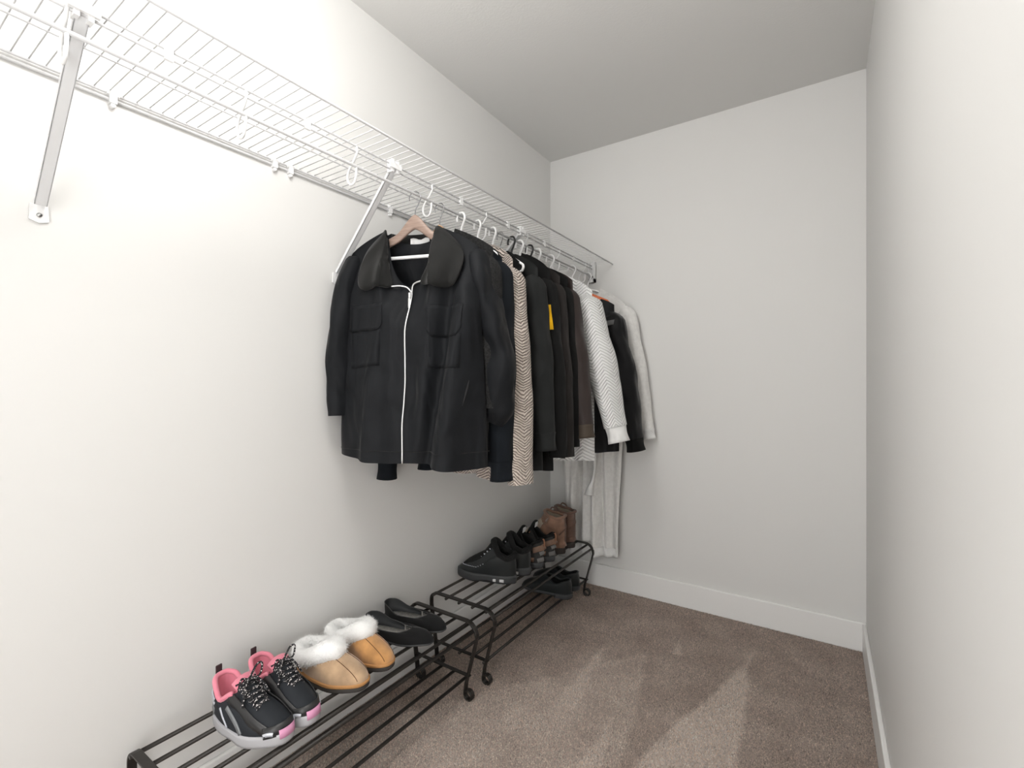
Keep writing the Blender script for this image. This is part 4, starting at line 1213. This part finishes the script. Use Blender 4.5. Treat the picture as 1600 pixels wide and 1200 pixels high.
# ---- hiking shoes
def hiker(heel, ang, side, label):
    L = 0.258
    s = place_shoe('hiking_shoe', label, 'shoe', heel, ang, ZTOP, 'pair of brown and black hiking shoes')
    ol = shoe_outline(L, 0.049, 0.039, side=side)
    obj('sole', sole_mesh(ol, 0.0, 0.026, 0.004, 0.008, L, waist=0.006), S_bsole, s)
    rim = lambda q: 0.03 + interp(q, [0, 0.12, 0.5, 1.0], [0.098, 0.094, 0.070, 0.118])
    vf, rp = shoe_upper(ol, L, 0.024, 0.004, 0.118, 0.036, rim, 0.072, 0.006, 20, spring=0.008, vamp=0.55)
    obj('upper', vf, S_hikedk, s)
    obj('lining', lining_mesh(rp, ol, L, 0.040), S_bfleece, s)
    M = 20
    strip_on(vf, N_O, M, [(40.5, 0.60), (44, 0.66), (48, 0.68), (52, 0.66), (55.5, 0.60)], 0.021, 0.0016, S_hikebr, 'heel_collar', s)
    strip_on(vf, N_O, M, [(44.5, 0.30), (46.5, 0.33), (48, 0.33), (49.5, 0.33), (51.5, 0.30)], 0.010, 0.0022, S_hikegr, 'heel_counter', s)
    strip_on(vf, N_O, M, [(43.5, 0.07), (46, 0.09), (48, 0.09), (50, 0.09), (52.5, 0.07)], 0.010, 0.0022, S_hikegr, 'heel_cap', s)
    strip_on(vf, N_O, M, [(6, 0.1), (10, 0.15), (14, 0.12), (18, 0.2)], 0.010, 0.002, S_hikebr, 'side_panel', s)
    strip_on(vf, N_O, M, [(42, 0.1), (38, 0.15), (34, 0.12), (30, 0.2)], 0.010, 0.002, S_hikebr, 'side_panel', s)
    rim_roll(rp, 0.007, S_bfleece, 'padded_collar', s)
    obj('pull_loop', tube(catmull([(0.004, 0, 0.128), (-0.006, 0, 0.132), (-0.009, 0, 0.115), (-0.007, 0, 0.09), (-0.004, 0, 0.082)], 4), 0.0034, 6), S_copper, s)
    tv = []
    for j in range(9):
        t_ = j / 8
        for i in range(7):
            a = i / 6 - 0.5
            tv.append((lerp(0.160, 0.100, t_), a * lerp(0.04, 0.066, t_), lerp(0.088, 0.182, t_) - 0.010 * (2 * a) ** 2))
    tg = obj('tongue', (tv, grid_faces(7, 9)), S_bfleece, s, solid=0.010)
    obj('tongue_label', (lambda v: (v, [(0, 1, 2, 3)]))([(0.0975 + 0.0, -0.014, 0.152), (0.0975, 0.014, 0.152), (0.0925, 0.014, 0.176), (0.0925, -0.014, 0.176)]), S_white, tg, smooth=False, solid=0.002)
    for j in range(4):
        x = lerp(0.165, 0.130, j / 3); z = lerp(0.090, 0.128, j / 3)
        obj('lace', tube(catmull([(x, -0.026, z - 0.004), (x - 0.004, 0, z + 0.008), (x - 0.008, 0.026, z - 0.002)], 4), 0.003, 6), S_copper, s)
    obj('sole_accent', tube([bez_on(vf, N_O, M, k, 0.01) + Vector((0, -0.003, -0.004)) for k in (39, 40, 41, 42, 43)], 0.005, 6), S_copper, s)
    return s
hiker((-1.098, 1.915), 186, 1, 'brown and black hiking shoe, heel outward, next to the black boots')
hiker((-1.094, 2.020), 185, -1, 'brown and black hiking shoe, heel outward, next to the tall brown boots')

# ---- tall brown boots
def tall_boot(heel, ang, side, label, mat):
    L = 0.250
    s = place_shoe('brown_boot', label, 'boot', heel, ang, ZTOP, 'pair of brown leather boots')
    ol = shoe_outline(L, 0.047, 0.039, side=side)
    obj('sole', sole_mesh(ol, 0.0, 0.030, 0.003, 0.006, L, waist=0.010), S_bootsole, s)
    rim = lambda q: interp(q, [0, 0.25, 0.6, 1.0], [0.186, 0.182, 0.190, 0.205])
    vf, rp = shoe_upper(ol, L, 0.026, 0.000, 0.108, 0.044, rim, 0.080, 0.004, 24, spring=0.006, vamp=0.7)
    v = [Vector(p) for p in vf[0]]
    for i, p in enumerate(v):
        w = smooth((p.z - 0.05) / 0.15)
        p += Vector((fbm(p.x * 14, p.y * 14, p.z * 20 + side), fbm(p.y * 14 + 5, p.x * 14, p.z * 18), 0)) * 0.006 * w
    vf = (v, vf[1])
    rp = [v[23 * N_O + k].copy() for k in range(N_O)]
    obj('upper', vf, mat, s)
    obj('lining', lining_mesh(rp, ol, L, 0.05, m=10), S_bootlin, s)
    rim_roll(rp, 0.0075, mat, 'folded_cuff', s)
    M = 24
    strip_on(vf, N_O, M, [(43, 0.07), (46, 0.10), (48, 0.10), (50, 0.10), (53, 0.07)], 0.016, 0.002, mat, 'heel_counter', s)
    strip_on(vf, N_O, M, [(41, 0.85), (44, 0.62), (47, 0.50), (50, 0.42), (53, 0.30)], 0.0035, 0.002, S_boot2, 'ankle_strap', s)
    strip_on(vf, N_O, M, [(48, 0.12), (48, 0.4), (48, 0.7), (48, 0.96)], 0.004, 0.002, S_boot2, 'back_seam', s)
    obj('cuff_tie', tube(catmull([(0.06, -0.04, 0.194), (0.075, -0.050, 0.205), (0.09, -0.045, 0.212), (0.095, -0.03, 0.200)], 4), 0.004, 6), S_boot2, s)
    return s
tall_boot((-1.098, 2.140), 184, 1, 'lighter brown leather boot with pale lining, heel outward', S_boot)
tall_boot((-1.096, 2.248), 183, -1, 'darker brown leather boot nearest to the bathrobe', S_boot2)

# ---- black loafers on the lower shelf
def loafer(heel, ang, side, label):
    L = 0.262
    s = place_shoe('loafer', label, 'shoe', heel, ang, ZLOW, 'pair of black leather loafers on the lower shelf')
    ol = shoe_outline(L, 0.048, 0.037, side=side)
    obj('sole', sole_mesh(ol, 0.008, 0.020, 0.004, 0.004, L), S_bsole, s)
    hl = [p for p in shoe_outline(0.085, 0.039, 0.038)]
    obj('heel', sole_mesh(hl, 0.0, 0.020, 0.004, 0, 0.085), S_bsole, s)
    rim = lambda q: 0.02 + interp(q, [0, 0.1, 0.5, 1.0], [0.066, 0.063, 0.045, 0.072])
    vf, rp = shoe_upper(ol, L, 0.018, 0.006, 0.135, 0.034, rim, 0.060, 0.005, 16, spring=0.004)
    obj('upper', vf, S_bleather, s)
    obj('lining', lining_mesh(rp, ol, L, 0.028), S_bfleece, s)
    rim_roll(rp, 0.0035, S_bleather, 'topline', s)
    strip_on(vf, N_O, 16, [(42, 0.1), (43, 0.45), (43.6, 0.85)], 0.0012, 0.001, S_edge, 'side_seam', s)
    return s
loafer((-1.040, 2.098), 184, 1, 'black leather loafer on the lower shelf, nearer the camera')
loafer((-1.050, 2.205), 183, -1, 'black leather loafer on the lower shelf, beside the rack leg')
